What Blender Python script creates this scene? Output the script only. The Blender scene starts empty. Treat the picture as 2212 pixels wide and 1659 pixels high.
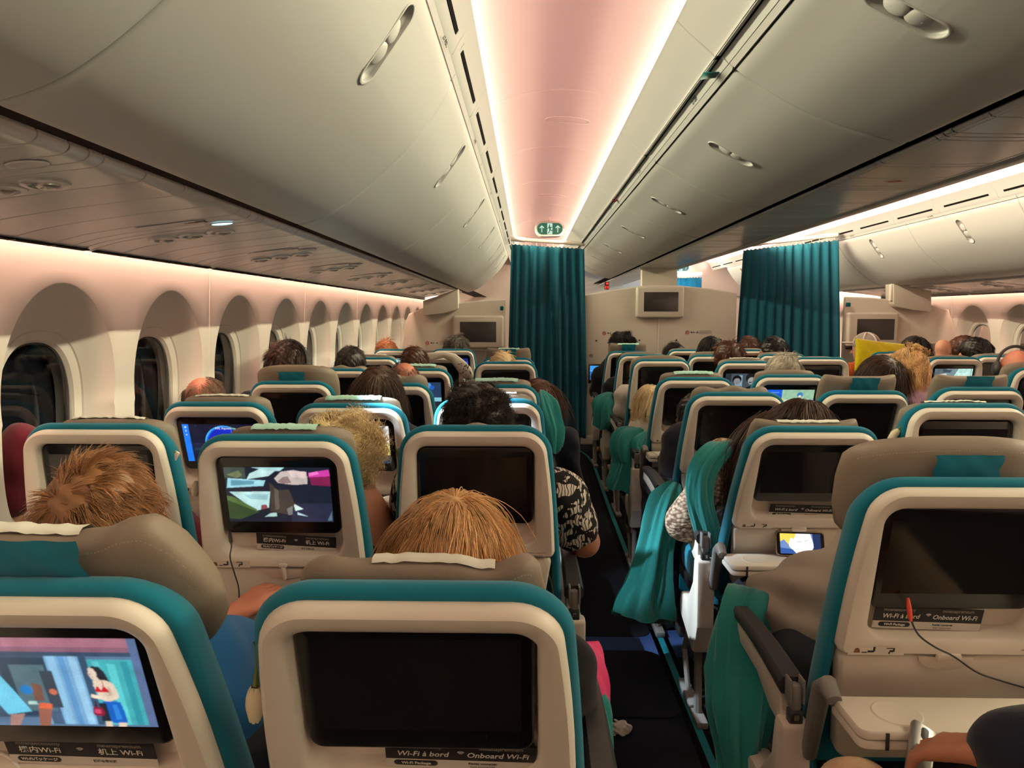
import bpy, bmesh, math, random
import numpy as np
from mathutils import Vector, Matrix, Euler

S = bpy.context.scene
COL = S.collection
rnd = random.Random(7)
PI = math.pi

# ------------------------------------------------------------------ camera
FPX = 1500.0                      # focal length in pixels of the 2212 x 1659 frame
YAW, PITCH, CAMZ = math.radians(1.2923), math.radians(5.5782), 1.4
cam = bpy.data.cameras.new('camera')
cam.sensor_fit = 'HORIZONTAL'
cam.sensor_width = 36.0
cam.lens = 36.0 * FPX / 2212.0
cam.clip_start = 0.02
cam_ob = bpy.data.objects.new('camera', cam)
cam_ob.location = (0, 0, CAMZ)
cam_ob.rotation_euler = (PI / 2 - PITCH, 0, YAW)
COL.objects.link(cam_ob)
S.camera = cam_ob

# ------------------------------------------------------------------ world, exposure
S.view_settings.view_transform = 'Standard'
S.view_settings.look = 'None'
S.view_settings.gamma = 1.0
S.view_settings.use_curve_mapping = False
S.view_settings.exposure = 0.30
S.cycles.max_bounces = 7
S.cycles.diffuse_bounces = 4
S.cycles.glossy_bounces = 3
S.cycles.transmission_bounces = 4
S.cycles.transparent_max_bounces = 6
S.cycles.sample_clamp_indirect = 4.0
S.cycles.adaptive_threshold = 0.03
S.cycles.caustics_reflective = False
S.cycles.caustics_refractive = False
wd = bpy.data.worlds.new('night')
S.world = wd
wd.use_nodes = True
wd.node_tree.nodes['Background'].inputs['Color'].default_value = (0.9, 0.66, 0.5, 1)
wd.node_tree.nodes['Background'].inputs['Strength'].default_value = 0.0

# ------------------------------------------------------------------ cabin light strips
Y0, Y1 = -2.4, 12.2               # the cabin that is built, from behind the camera to beyond the bulkheads
CX = 1.44                         # centre line of the fuselage


def strip(name, x, z, ax, az, width, power, color, spread=180, y0=Y0 + 0.1, y1=Y1 - 0.1, taper=0.0):
    """A long LED strip light running along the cabin, shining towards (ax, az)."""
    L = bpy.data.lights.new(name, 'AREA')
    L.shape = 'RECTANGLE'
    L.size = width
    L.size_y = y1 - y0
    L.energy = power * (y1 - y0)
    L.color = color
    L.spread = math.radians(spread)
    o = bpy.data.objects.new(name, L)
    d = Vector((ax, 0, az)).normalized()
    zax = -d
    yax = Vector((0, 1, 0))
    if taper:
        yax = Vector((taper, 1, 0)).normalized()
        zax = (zax - yax * zax.dot(yax)).normalized()
    xax = yax.cross(zax)
    M = Matrix((xax, yax, zax)).transposed().to_4x4()
    M.translation = (x, (y0 + y1) / 2, z)
    o.matrix_world = M
    COL.objects.link(o)
    return o


PINK = (1.0, 0.47, 0.41)
PEACH = (1.0, 0.61, 0.44)
CREAM = (1.0, 0.95, 0.62)
for s in (0, 1):
    def mx(x):
        return 2 * CX - x if s else x
    sg = -1 if s else 1
    # ceiling wash: strips behind the two lips of the ceiling panel
    strip('ceiling_wash', mx(-0.235), 2.262, sg * 0.72, 0.25, 0.03, 4.0, PINK, y0=-2.3)
    strip('ceiling_wash', mx(0.535), 2.262, -sg * 0.72, 0.25, 0.03, 4.0, PINK, y0=-2.3)
    # bin wash: strips under the lips shine across the aisle on to the bins
    strip('bin_wash', mx(0.44), 2.262, -sg * 1.0, -0.42, 0.016, 4.0, CREAM, 88, y0=-2.3)
    strip('bin_wash', mx(-0.150), 2.262, sg * 1.0, -0.42, 0.016, 4.0, CREAM, 88, y0=-2.3)
    # side wall wash from behind the outer edge of the service units
    strip('sidewall_wash', mx(-1.345), 1.715, -sg * 0.5, -1.0, 0.03, 4.6, PEACH, 170, taper=sg * 0.0133)


def W(px, py, y):
    """Point of the cabin at depth y (metres ahead of the camera) seen at photo pixel (px, py)."""
    M = cam_ob.rotation_euler.to_matrix()
    d = M @ Vector(((px - 1106) / FPX, (829.5 - py) / FPX, -1))
    return Vector((0, 0, CAMZ)) + d * (y / d.y)


# ------------------------------------------------------------------ helpers: naming
def tag(o, label, cat, group=None, kind=None):
    o['label'] = label
    o['category'] = cat
    if group:
        o['group'] = group
    if kind:
        o['kind'] = kind
    return o


def thing(name, label, cat, loc=(0, 0, 0), rot=(0, 0, 0), group=None):
    o = bpy.data.objects.new(name, None)
    o.empty_display_size = 0.05
    COL.objects.link(o)
    o.location = loc
    o.rotation_euler = rot
    return tag(o, label, cat, group)


def inst(name, me, parent=None, loc=(0, 0, 0), rot=(0, 0, 0), label=None):
    o = bpy.data.objects.new(name, me)
    COL.objects.link(o)
    o.location = loc
    o.rotation_euler = rot
    if parent:
        o.parent = parent
    if label:
        o['label'] = label
    return o


def dup(o, parent=None):
    c = o.copy()
    COL.objects.link(c)
    if parent:
        c.parent = parent
    for ch in list(o.children):
        dup(ch, c)
    return c


def struct(o):
    o['kind'] = 'structure'
    return o


# ------------------------------------------------------------------ helpers: materials
def srgb(r, g, b):
    def f(c):
        c /= 255.0
        return c / 12.92 if c <= 0.04045 else ((c + 0.055) / 1.055) ** 2.4
    return (f(r), f(g), f(b), 1)


def mat(name, col, rough=0.5, spec=0.5, metal=0.0, noise=0.0, nscale=60.0, bump=0.0, bscale=300.0, sheen=0.0,
        emit=0.0, trans=0.0, coat=0.0, stretch=None):
    m = bpy.data.materials.new(name)
    m.use_nodes = True
    nt = m.node_tree
    b = nt.nodes['Principled BSDF']
    b.inputs['Base Color'].default_value = col
    b.inputs['Roughness'].default_value = rough
    b.inputs['Specular IOR Level'].default_value = spec
    b.inputs['Metallic'].default_value = metal
    if sheen:
        b.inputs['Sheen Weight'].default_value = sheen
    if coat:
        b.inputs['Coat Weight'].default_value = coat
        b.inputs['Coat Roughness'].default_value = 0.05
    if trans:
        b.inputs['Transmission Weight'].default_value = trans
    if emit:
        b.inputs['Emission Color'].default_value = col
        b.inputs['Emission Strength'].default_value = emit
    if noise or bump:
        tc = nt.nodes.new('ShaderNodeTexCoord')
        src = tc.outputs['Object']
        if stretch:
            mp = nt.nodes.new('ShaderNodeMapping')
            mp.inputs['Scale'].default_value = stretch
            nt.links.new(src, mp.inputs['Vector'])
            src = mp.outputs['Vector']
    if noise:
        n = nt.nodes.new('ShaderNodeTexNoise')
        n.inputs['Scale'].default_value = nscale
        n.inputs['Detail'].default_value = 4
        mx_ = nt.nodes.new('ShaderNodeMix')
        mx_.data_type = 'RGBA'
        mx_.inputs[6].default_value = tuple(c * (1 - noise) for c in col[:3]) + (1,)
        mx_.inputs[7].default_value = tuple(min(1, c * (1 + noise)) for c in col[:3]) + (1,)
        nt.links.new(src, n.inputs['Vector'])
        nt.links.new(n.outputs['Fac'], mx_.inputs[0])
        nt.links.new(mx_.outputs[2], b.inputs['Base Color'])
    if bump:
        n = nt.nodes.new('ShaderNodeTexNoise')
        n.inputs['Scale'].default_value = bscale
        n.inputs['Detail'].default_value = 3
        bp = nt.nodes.new('ShaderNodeBump')
        bp.inputs['Strength'].default_value = bump
        bp.inputs['Distance'].default_value = 0.002
        nt.links.new(src, n.inputs['Vector'])
        nt.links.new(n.outputs['Fac'], bp.inputs['Height'])
        nt.links.new(bp.outputs['Normal'], b.inputs['Normal'])
    return m


def weave_mat(name, c1, c2, scale, bump=0.4, rough=0.9):
    """Woven or knitted cloth: a checker of small bumps."""
    m = mat(name, c1, rough, 0.2)
    nt = m.node_tree
    b = nt.nodes['Principled BSDF']
    tc = nt.nodes.new('ShaderNodeTexCoord')
    v = nt.nodes.new('ShaderNodeTexVoronoi')
    v.inputs['Scale'].default_value = scale
    mp = nt.nodes.new('ShaderNodeMapping')
    mp.inputs['Scale'].default_value = (1, 1, 1.7)
    nt.links.new(tc.outputs['Object'], mp.inputs['Vector'])
    nt.links.new(mp.outputs['Vector'], v.inputs['Vector'])
    r = nt.nodes.new('ShaderNodeValToRGB')
    r.color_ramp.elements[0].position = 0.25
    r.color_ramp.elements[0].color = c1
    r.color_ramp.elements[1].position = 0.75
    r.color_ramp.elements[1].color = c2
    nt.links.new(v.outputs['Distance'], r.inputs['Fac'])
    nt.links.new(r.outputs['Color'], b.inputs['Base Color'])
    bp = nt.nodes.new('ShaderNodeBump')
    bp.inputs['Strength'].default_value = bump
    bp.inputs['Distance'].default_value = 0.004
    bp.invert = True
    nt.links.new(v.outputs['Distance'], bp.inputs['Height'])
    nt.links.new(bp.outputs['Normal'], b.inputs['Normal'])
    return m


M = {}
M['panel'] = mat('cabin_panel', (0.70, 0.635, 0.585, 1), 0.42, 0.4, bump=0.03, bscale=900)
M['bin'] = mat('bin_plastic', (0.44, 0.445, 0.44, 1), 0.38, 0.4, bump=0.03, bscale=900)
M['psu'] = mat('service_plastic', (0.50, 0.50, 0.51, 1), 0.22, 0.5)
M['ceil'] = mat('ceiling_panel', (0.74, 0.70, 0.66, 1), 0.5, 0.3)
M['shell'] = mat('seat_plastic', (0.74, 0.665, 0.58, 1), 0.4, 0.4, bump=0.04, bscale=1200)
M['teal'] = mat('teal_cloth', (0.002, 0.145, 0.22, 1), 0.85, 0.2, noise=0.12, nscale=500, bump=0.25, bscale=1400, sheen=0.15)
M['tealdark'] = mat('teal_cloth_dark', (0.003, 0.10, 0.13, 1), 0.9, 0.2)
M['leather'] = mat('grey_leather', (0.215, 0.170, 0.130, 1), 0.5, 0.4, noise=0.1, nscale=18, bump=0.25, bscale=160)
M['stitch'] = mat('pale_thread', (0.48, 0.42, 0.34, 1), 0.8)
M['paper'] = mat('paper_cover', (0.72, 0.70, 0.62, 1), 0.9, 0.1, bump=0.3, bscale=60)
M['mint'] = mat('mint_cover', (0.42, 0.68, 0.58, 1), 0.9, 0.1, bump=0.3, bscale=60)
M['bezel'] = mat('black_bezel', (0.006, 0.006, 0.007, 1), 0.22, 0.5)
M['glassoff'] = mat('dark_display', (0.013, 0.012, 0.013, 1), 0.10, 0.5)
M['black'] = mat('black_gap', (0.003, 0.003, 0.003, 1), 0.9, 0.1)
M['rubber'] = mat('dark_grey_plastic', (0.035, 0.034, 0.035, 1), 0.45, 0.4)
M['grey'] = mat('mid_grey_plastic', (0.20, 0.19, 0.18, 1), 0.4, 0.4)
M['metal'] = mat('brushed_metal', (0.45, 0.44, 0.43, 1), 0.35, 0.5, metal=1.0)
M['carpet'] = mat('navy_carpet', (0.011, 0.013, 0.019, 1), 0.98, 0.1, noise=0.5, nscale=420, bump=0.5, bscale=600)
M['carpetbluelit'] = mat('lamplit_blue_carpet', (0.03, 0.06, 0.16, 1), 0.98, 0.1, noise=0.6, nscale=420, bump=0.5, bscale=600)  # blue carpet, with the reading light's pool brightened into its colour
M['tealline'] = mat('teal_floor_strip', (0.004, 0.16, 0.20, 1), 0.5, 0.4)
M['curtain'] = mat('curtain_cloth', (0.002, 0.085, 0.13, 1), 0.9, 0.2, noise=0.08, nscale=300, bump=0.15, bscale=900, sheen=0.2)
M['blanket'] = mat('fleece', (0.016, 0.205, 0.195, 1), 0.95, 0.15, noise=0.12, nscale=90, bump=0.35, bscale=500, sheen=0.4)
M['ink'] = mat('ink', (0.02, 0.02, 0.02, 1), 0.7)
M['redink'] = mat('red_ink', (0.45, 0.03, 0.03, 1), 0.7)
M['greyink'] = mat('grey_ink', (0.25, 0.23, 0.2, 1), 0.7)
M['cardblack'] = mat('card_black', (0.008, 0.008, 0.012, 1), 0.5)
M['cardwhite'] = mat('card_white', (0.6, 0.57, 0.52, 1), 0.6)
M['white'] = mat('white_print', (0.8, 0.78, 0.72, 1), 0.6)
M['sticker'] = mat('clear_sticker', (0.76, 0.69, 0.60, 1), 0.3)
M['skin'] = mat('skin_fair', (0.55, 0.27, 0.18, 1), 0.5, 0.4, noise=0.1, nscale=30)
M['skintan'] = mat('skin_tan', (0.38, 0.15, 0.085, 1), 0.5, 0.4, noise=0.12, nscale=30)
M['skinred'] = mat('skin_ruddy', (0.55, 0.20, 0.13, 1), 0.5, 0.4, noise=0.12, nscale=25)
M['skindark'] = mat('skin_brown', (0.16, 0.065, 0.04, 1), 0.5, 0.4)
EM = {}


def em(col, k=1.0):
    """Lit screen colour (sRGB 0-255)."""
    key = (tuple(col), k)
    if key not in EM:
        m = bpy.data.materials.new('lit_screen')
        m.use_nodes = True
        nt = m.node_tree
        b = nt.nodes['Principled BSDF']
        c = srgb(*col)
        b.inputs['Base Color'].default_value = (0.01, 0.01, 0.01, 1)
        b.inputs['Roughness'].default_value = 0.2
        b.inputs['Emission Color'].default_value = c
        b.inputs['Emission Strength'].default_value = k
        EM[key] = m
    return EM[key]


# ------------------------------------------------------------------ helpers: meshes
class MB:
    def __init__(self):
        self.v = []
        self.f = []
        self.m = []

    def add(self, vs, fs, m=0, T=None):
        n = len(self.v)
        if T is not None:
            vs = [T @ Vector(p) for p in vs]
        self.v.extend([tuple(p) for p in vs])
        self.f.extend([tuple(i + n for i in f) for f in fs])
        self.m.extend([m] * len(fs))
        return self

    def loft(self, loops, m=0, caps=(True, True), closed=True, T=None):
        n = len(loops[0])
        vs = [p for lp in loops for p in lp]
        fs = []
        for i in range(len(loops) - 1):
            for j in range(n if closed else n - 1):
                k = (j + 1) % n
                fs.append((i * n + j, i * n + k, (i + 1) * n + k, (i + 1) * n + j))
        if closed and caps[0]:
            fs.append(tuple(reversed(range(n))))
        if closed and caps[1]:
            b = (len(loops) - 1) * n
            fs.append(tuple(range(b, b + n)))
        return self.add(vs, fs, m, T)

    def box(self, c, s, bev=0.0, m=0, T=None, seg=2):
        bm = bmesh.new()
        bmesh.ops.create_cube(bm, size=1.0)
        bmesh.ops.scale(bm, vec=Vector(s), verts=bm.verts)
        if bev:
            bmesh.ops.bevel(bm, geom=list(bm.edges), offset=bev, segments=seg, profile=0.5, affect='EDGES')
        bmesh.ops.translate(bm, vec=Vector(c), verts=bm.verts)
        bm.verts.index_update()
        self.add([v.co.copy() for v in bm.verts], [[v.index for v in f.verts] for f in bm.faces], m, T)
        bm.free()
        return self

    def tube(self, pts, r, n=8, m=0, T=None, caps=True):
        pts = [Vector(p) for p in pts]
        rs = r if isinstance(r, (list, tuple)) else [r] * len(pts)
        loops = []
        up = Vector((0, 0, 1))
        prev = None
        for i, p in enumerate(pts):
            t = (pts[min(i + 1, len(pts) - 1)] - pts[max(i - 1, 0)]).normalized()
            if prev is None:
                a = t.cross(up)
                if a.length < 1e-3:
                    a = t.cross(Vector((1, 0, 0)))
                a.normalize()
            else:
                a = (prev - t * prev.dot(t)).normalized()
            prev = a
            b = t.cross(a)
            loops.append([p + (a * math.cos(2 * PI * k / n) + b * math.sin(2 * PI * k / n)) * rs[i] for k in range(n)])
        return self.loft(loops, m, (caps, caps), True, T)

    def slab(self, outline, z0, z1, bev=0.0, m=0, T=None, mtop=None):
        """Extrude a 2-D outline (counter-clockwise) between z0 and z1 with a small chamfer at the z1 side."""
        c = np.mean(np.array(outline), axis=0)

        def ring(k, z):
            r = inset(outline, k)
            return [(p[0], p[1], z) for p in r]
        if bev:
            lp = [ring(0, z0), ring(0, z1 - bev), ring(bev * 0.3, z1 - bev * 0.3), ring(bev, z1)]
        else:
            lp = [ring(0, z0), ring(0, z1)]
        return self.loft(lp, m, (True, True), True, T)

    def disc(self, c, r, z, n=24, m=0, T=None, rx=None):
        vs = [(c[0] + (rx or r) * math.cos(2 * PI * k / n), c[1] + r * math.sin(2 * PI * k / n), z) for k in range(n)]
        return self.add(vs, [tuple(range(n))], m, T)

    def mesh(self, name, mats, smooth=40):
        me = bpy.data.meshes.new(name)
        me.from_pydata(self.v, [], self.f)
        for x in (mats if isinstance(mats, (list, tuple)) else [mats]):
            me.materials.append(x)
        me.polygons.foreach_set('material_index', self.m)
        if smooth is not None:
            me.polygons.foreach_set('use_smooth', [True] * len(self.f))
            me.update()
            try:
                me.set_sharp_from_angle(angle=math.radians(smooth))
            except Exception:
                pass
        me.update()
        return me

    def build(self, name, mats, parent=None, loc=(0, 0, 0), rot=(0, 0, 0), smooth=40, label=None):
        return inst(name, self.mesh(name, mats, smooth), parent, loc, rot, label)


def inset(outline, k):
    if not k:
        return [tuple(p) for p in outline]
    n = len(outline)
    out = []
    for i in range(n):
        p0 = Vector(outline[i - 1]); p1 = Vector(outline[i]); p2 = Vector(outline[(i + 1) % n])
        e1 = (p1 - p0); e2 = (p2 - p1)
        e1 = e1.normalized() if e1.length > 1e-9 else e2.normalized()
        e2 = e2.normalized() if e2.length > 1e-9 else e1
        n1 = Vector((-e1.y, e1.x)); n2 = Vector((-e2.y, e2.x))
        b = (n1 + n2)
        b = b.normalized() if b.length > 1e-6 else n1
        d = max(0.4, b.dot(n1))
        q = p1 + b * (k / d)
        out.append((q.x, q.y))
    return out


def rpoly(pts, rads, k=8, sub=0):
    """Polygon (counter-clockwise) with rounded corners, k+1 points a corner, sub extra points a side."""
    n = len(pts)
    out = []
    for i in range(n):
        p0 = Vector(pts[i - 1]); p1 = Vector(pts[i]); p2 = Vector(pts[(i + 1) % n])
        a = (p0 - p1).normalized(); b = (p2 - p1).normalized()
        ang = a.angle(b)
        r = rads[i] if isinstance(rads, (list, tuple)) else rads
        t = r / math.tan(ang / 2)
        c = p1 + (a + b).normalized() * (r / math.sin(ang / 2))
        s = p1 + a * t; e = p1 + b * t
        v0 = s - c; v1 = e - c
        tot = v0.angle_signed(v1) if hasattr(v0, 'angle_signed') else 0
        a0 = math.atan2(v0.y, v0.x); a1 = math.atan2(v1.y, v1.x)
        da = (a1 - a0 + PI) % (2 * PI) - PI
        for j in range(k + 1):
            q = a0 + da * j / k
            out.append((c.x + r * math.cos(q), c.y + r * math.sin(q)))
        if sub:
            # side towards the next corner
            pn = Vector(pts[(i + 1) % n]); pnn = Vector(pts[(i + 2) % n])
            a2 = (p1 - pn).normalized(); b2 = (pnn - pn).normalized()
            r2 = rads[(i + 1) % n] if isinstance(rads, (list, tuple)) else rads
            s2 = pn + a2 * (r2 / math.tan(a2.angle(b2) / 2))
            for j in range(1, sub + 1):
                q = e.lerp(s2, j / (sub + 1))
                out.append((q.x, q.y))
    return out


def rrect(w, h, r, k=6, c=(0, 0)):
    x, y = c
    return rpoly([(x - w / 2, y - h / 2), (x + w / 2, y - h / 2), (x + w / 2, y + h / 2), (x - w / 2, y + h / 2)], r, k)


_tc = {}


def text_geo(body, size, align='CENTER', shear=0.0, bold=0.0):
    """Flat lettering as vertices and faces in the xy plane."""
    key = (body, size, align, shear, bold)
    if key in _tc:
        return _tc[key]
    c = bpy.data.curves.new('lettering', 'FONT')
    c.body = body
    c.size = size
    c.align_x = align
    c.align_y = 'CENTER'
    c.resolution_u = 2
    c.shear = shear
    c.offset = bold
    o = bpy.data.objects.new('lettering', c)
    COL.objects.link(o)
    me = bpy.data.meshes.new_from_object(o.evaluated_get(bpy.context.evaluated_depsgraph_get()))
    vs = [v.co.copy() for v in me.vertices]
    fs = [tuple(p.vertices) for p in me.polygons]
    bpy.data.objects.remove(o)
    bpy.data.curves.remove(c)
    bpy.data.meshes.remove(me)
    _tc[key] = (vs, fs)
    return vs, fs


# ------------------------------------------------------------------ helpers: smooth blended solids
def Rm(rx=0, ry=0, rz=0):
    return np.array(Euler((rx, ry, rz)).to_matrix())


def cap(a, b, ra, rb=None, k=0.03):
    return ('c', np.array(a, float), np.array(b, float), ra, ra if rb is None else rb, k)


def ell(c, r, R=None, k=0.03):
    return ('e', np.array(c, float), np.array(r, float), R, k)


def rbx(c, h, r, R=None, k=0.03):
    return ('b', np.array(c, float), np.array(h, float), r, R, k)


def _dist(q, P):
    if q[0] == 'c':
        a, b, ra, rb = q[1:5]
        ab = b - a
        t = np.clip(((P - a) @ ab) / max(ab @ ab, 1e-9), 0, 1)
        return np.linalg.norm(P - a - t[..., None] * ab, axis=-1) - (ra + t * (rb - ra))
    X = P - q[1]
    if q[0] == 'e':
        if q[3] is not None:
            X = X @ q[3]
        k0 = np.linalg.norm(X / q[2], axis=-1)
        k1 = np.linalg.norm(X / q[2] ** 2, axis=-1) + 1e-9
        return k0 * (k0 - 1) / k1
    if q[4] is not None:
        X = X @ q[4]
    Q = np.abs(X) - (q[2] - q[3])
    return np.linalg.norm(np.maximum(Q, 0), axis=-1) + np.minimum(Q.max(axis=-1), 0) - q[3]


def field(prims, P, disp, lo0, vox):
    """Blended signed distance on the grid; every solid is only worked out near itself."""
    D = np.full(P.shape[:3], 0.2)
    for p in prims:
        neg = p[0] == '-'
        q = p[1] if neg else p
        k = q[-1]
        lo, hi = bounds([q], k + 2.5 * vox)
        i0 = np.maximum(0, np.floor((lo - lo0) / vox).astype(int))
        i1 = np.minimum(P.shape[:3], np.ceil((hi - lo0) / vox).astype(int) + 1)
        if (i1 <= i0).any():
            continue
        sl = tuple(slice(a, b) for a, b in zip(i0, i1))
        d = _dist(q, P[sl]); E = D[sl]
        if neg:
            h = np.clip(0.5 - 0.5 * (E + d) / k, 0, 1)
            D[sl] = E * (1 - h) - d * h + k * h * (1 - h)
        else:
            h = np.clip(0.5 + 0.5 * (d - E) / k, 0, 1)
            D[sl] = d * (1 - h) + E * h - k * h * (1 - h)
    if disp is not None:
        D = D + disp(P)
    return D


def bounds(prims, pad):
    lo = np.full(3, 1e9); hi = -lo
    for p in prims:
        if p[0] == '-':
            continue
        if p[0] == 'c':
            r = max(p[3], p[4])
            for q in (p[1], p[2]):
                lo = np.minimum(lo, q - r); hi = np.maximum(hi, q + r)
        else:
            r = np.full(3, np.linalg.norm(p[2])) if (p[3] if p[0] == 'e' else p[4]) is not None else p[2]
            lo = np.minimum(lo, p[1] - r); hi = np.maximum(hi, p[1] + r)
    return lo - pad, hi + pad


def nets(prims, vox, disp=None, pad=0.03):
    """Surface of the blended solids as quads (surface nets)."""
    lo, hi = bounds(prims, pad)
    n = np.ceil((hi - lo) / vox).astype(int) + 1
    ax = [lo[i] + np.arange(n[i]) * vox for i in range(3)]
    P = np.stack(np.meshgrid(*ax, indexing='ij'), axis=-1)
    G = field(prims, P, disp, lo, vox)
    ins = G < 0
    cn = n - 1
    acc = np.zeros(tuple(cn) + (3,)); cnt = np.zeros(tuple(cn))
    for axis in range(3):
        o = [i for i in range(3) if i != axis]
        for da in (0, 1):
            for db in (0, 1):
                s0 = [None] * 3; s1 = [None] * 3
                s0[axis] = slice(0, cn[axis]); s1[axis] = slice(1, cn[axis] + 1)
                s0[o[0]] = s1[o[0]] = slice(da, da + cn[o[0]])
                s0[o[1]] = s1[o[1]] = slice(db, db + cn[o[1]])
                g0 = G[tuple(s0)]; g1 = G[tuple(s1)]
                x = (g0 < 0) != (g1 < 0)
                t = np.where(x, g0 / np.where(x, g0 - g1, 1), 0)
                off = np.zeros(tuple(cn) + (3,))
                off[..., axis] = t; off[..., o[0]] = da; off[..., o[1]] = db
                acc += off * x[..., None]; cnt += x
    act = cnt > 0
    idx = -np.ones(tuple(cn), int)
    idx[act] = np.arange(act.sum())
    base = np.stack(np.meshgrid(*[np.arange(c) for c in cn], indexing='ij'), axis=-1)[act]
    V = lo + (base + acc[act] / cnt[act][:, None]) * vox
    F = []
    for axis in range(3):
        o = [(axis + 1) % 3, (axis + 2) % 3]
        s0 = [slice(None)] * 3; s1 = [slice(None)] * 3
        s0[axis] = slice(0, cn[axis]); s1[axis] = slice(1, cn[axis] + 1)
        for q in o:
            s0[q] = s1[q] = slice(1, cn[q])
        a = ins[tuple(s0)]; b = ins[tuple(s1)]
        for sgn in (0, 1):
            w = np.argwhere(a & ~b if sgn == 0 else ~a & b)
            if not len(w):
                continue
            c = w.copy()
            for q in o:
                c[:, q] += 1
            def at(d0, d1):
                e = c.copy()
                e[:, o[0]] += d0; e[:, o[1]] += d1
                return idx[e[:, 0], e[:, 1], e[:, 2]]
            quad = np.stack([at(-1, -1), at(0, -1), at(0, 0), at(-1, 0)], axis=1)
            F.append(quad if sgn == 0 else quad[:, ::-1])
    F = np.concatenate(F)
    return V, F


def np_mesh(name, V, F, mats, mi=None, smooth=True):
    """Mesh from numpy arrays of vertices and equal-sized faces."""
    V = np.asarray(V, np.float32); F = np.asarray(F, np.int32)
    me = bpy.data.meshes.new(name)
    k = F.shape[1]
    me.vertices.add(len(V)); me.vertices.foreach_set('co', V.ravel())
    me.loops.add(F.size); me.loops.foreach_set('vertex_index', F.ravel())
    me.polygons.add(len(F))
    me.polygons.foreach_set('loop_start', np.arange(0, F.size, k, dtype=np.int32))
    me.polygons.foreach_set('use_smooth', np.full(len(F), smooth))
    for x in (mats if isinstance(mats, (list, tuple)) else [mats]):
        me.materials.append(x)
    if mi is not None:
        me.polygons.foreach_set('material_index', np.asarray(mi, np.int32))
    me.update(calc_edges=True)
    me.validate()
    return me


def solid(name, prims, vox, mats, parent=None, disp=None, label=None, loc=(0, 0, 0), rot=(0, 0, 0), pad=0.03):
    V, F = nets(prims, vox, disp, pad)
    return inst(name, np_mesh(name, V, F, mats), parent, loc, rot, label)


def wob(amp, fx, fy, fz, ph=0.0):
    def d(P):
        return amp * (np.sin(P[..., 0] * fx + P[..., 2] * fz * 0.6 + ph) * np.sin(P[..., 1] * fy + P[..., 2] * fz + ph * 1.7)
                      + 0.5 * np.sin(P[..., 2] * fz * 1.9 + P[..., 0] * fx * 1.3 + P[..., 1] * fy * 0.8 + ph))
    return d
# ================================================================== CABIN SHELL
TAPER = 0.0133


def spl(pts, n=6):
    """Smooth a profile (Catmull-Rom)."""
    P = [Vector(p) for p in pts]
    P = [P[0] * 2 - P[1]] + P + [P[-1] * 2 - P[-2]]
    out = []
    for i in range(1, len(P) - 2):
        for j in range(n):
            t = j / n
            a, b, c, d = P[i - 1], P[i], P[i + 1], P[i + 2]
            out.append(0.5 * ((2 * b) + (c - a) * t + (2 * a - 5 * b + 4 * c - d) * t * t + (3 * b - a - 3 * c + d) * t ** 3))
    out.append(P[-2])
    return [(p.x, p.y) for p in out]


CXC = 1.40                        # axis of the pair of centre bins


def mirx(pts):
    return [(2 * CX - x, z) for x, z in pts]


def mirc(pts):
    return [(2 * CXC - x, z) for x, z in pts]


def normals2(pr):
    out = []
    for i in range(len(pr)):
        a = Vector(pr[max(0, i - 1)]); b = Vector(pr[min(len(pr) - 1, i + 1)])
        d = (b - a).normalized()
        out.append(Vector((-d.y, d.x)))
    return out


def extrude(mb, pr, y0, y1, thick, rnd_=0.0, m=0, steps=1, side=1):
    """Curved panel with profile pr (x, z), its visible face on the profile, its thickness behind (side)."""
    nn = normals2(pr)
    def loop(y, k):
        fr = [(p[0] + n.x * k * side, y, p[1] + n.y * k * side) for p, n in zip(pr, nn)]
        bk = [(p[0] + n.x * thick * side, y, p[1] + n.y * thick * side) for p, n in zip(pr, nn)]
        return fr + bk[::-1]
    lp = []
    if rnd_:
        for t in (0, 20, 45, 70, 90):
            a = math.radians(t)
            lp.append(loop(y0 + rnd_ * (1 - math.cos(a)) if 0 else y0 + rnd_ * (1 - math.cos(a)), rnd_ * 0.6 * (1 - math.sin(a))))
        lp += [loop(y0 + rnd_ * 1.4, 0), loop(y1 - rnd_ * 1.4, 0)] if y1 - y0 > rnd_ * 4 else []
        for t in (90, 70, 45, 20, 0):
            a = math.radians(t)
            lp.append(loop(y1 - rnd_ * (1 - math.cos(a)), rnd_ * 0.6 * (1 - math.sin(a))))
    else:
        lp = [loop(y0, 0), loop(y1, 0)]
    mb.loft(lp, m)


# ---------------- floor
b = MB()
b.add([(-1.52, Y0, 0), (4.42, Y0, 0), (4.42, Y1, 0), (-1.52, Y1, 0)], [(0, 1, 2, 3)])
struct(b.build('floor', M['carpet']))
b = MB()
pts = [(.60, .2), (.583, 2.06), (.581, 3.1), (.60, 5.0), (.628, 6.5), (.60, 6.9), (.50, 7.4), (.40, 7.9)]
for w, m, z in ((.013, 0, .004), (.034, 1, .002)):
    b.add([(x + s * w, y, z) for x, y in pts for s in (-1, 1)], [(2 * i, 2 * i + 1, 2 * i + 3, 2 * i + 2) for i in range(len(pts) - 1)], m)
struct(b.build('trim_1', [M['tealline'], M['black']]))
b = MB()
# carpet runners lying in the aisle: darker mats, between them a blue band coloured as if lamplit
for y0, y1 in ((.9, 2.28), (2.31, 2.80), (2.93, 6.2)):
    b.slab(rrect(.40, y1 - y0, .06, 5, (.345, (y0 + y1) / 2)), .001, .006, .002)
struct(b.build('trim_2', M['carpet']))
b = MB()
b.add([(.12, 2.75, .002), (.76, 2.75, .002), (.76, 3.0, .002), (.12, 3.0, .002)], [(0, 1, 2, 3)])
struct(b.build('trim_3', M['carpetbluelit']))

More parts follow.
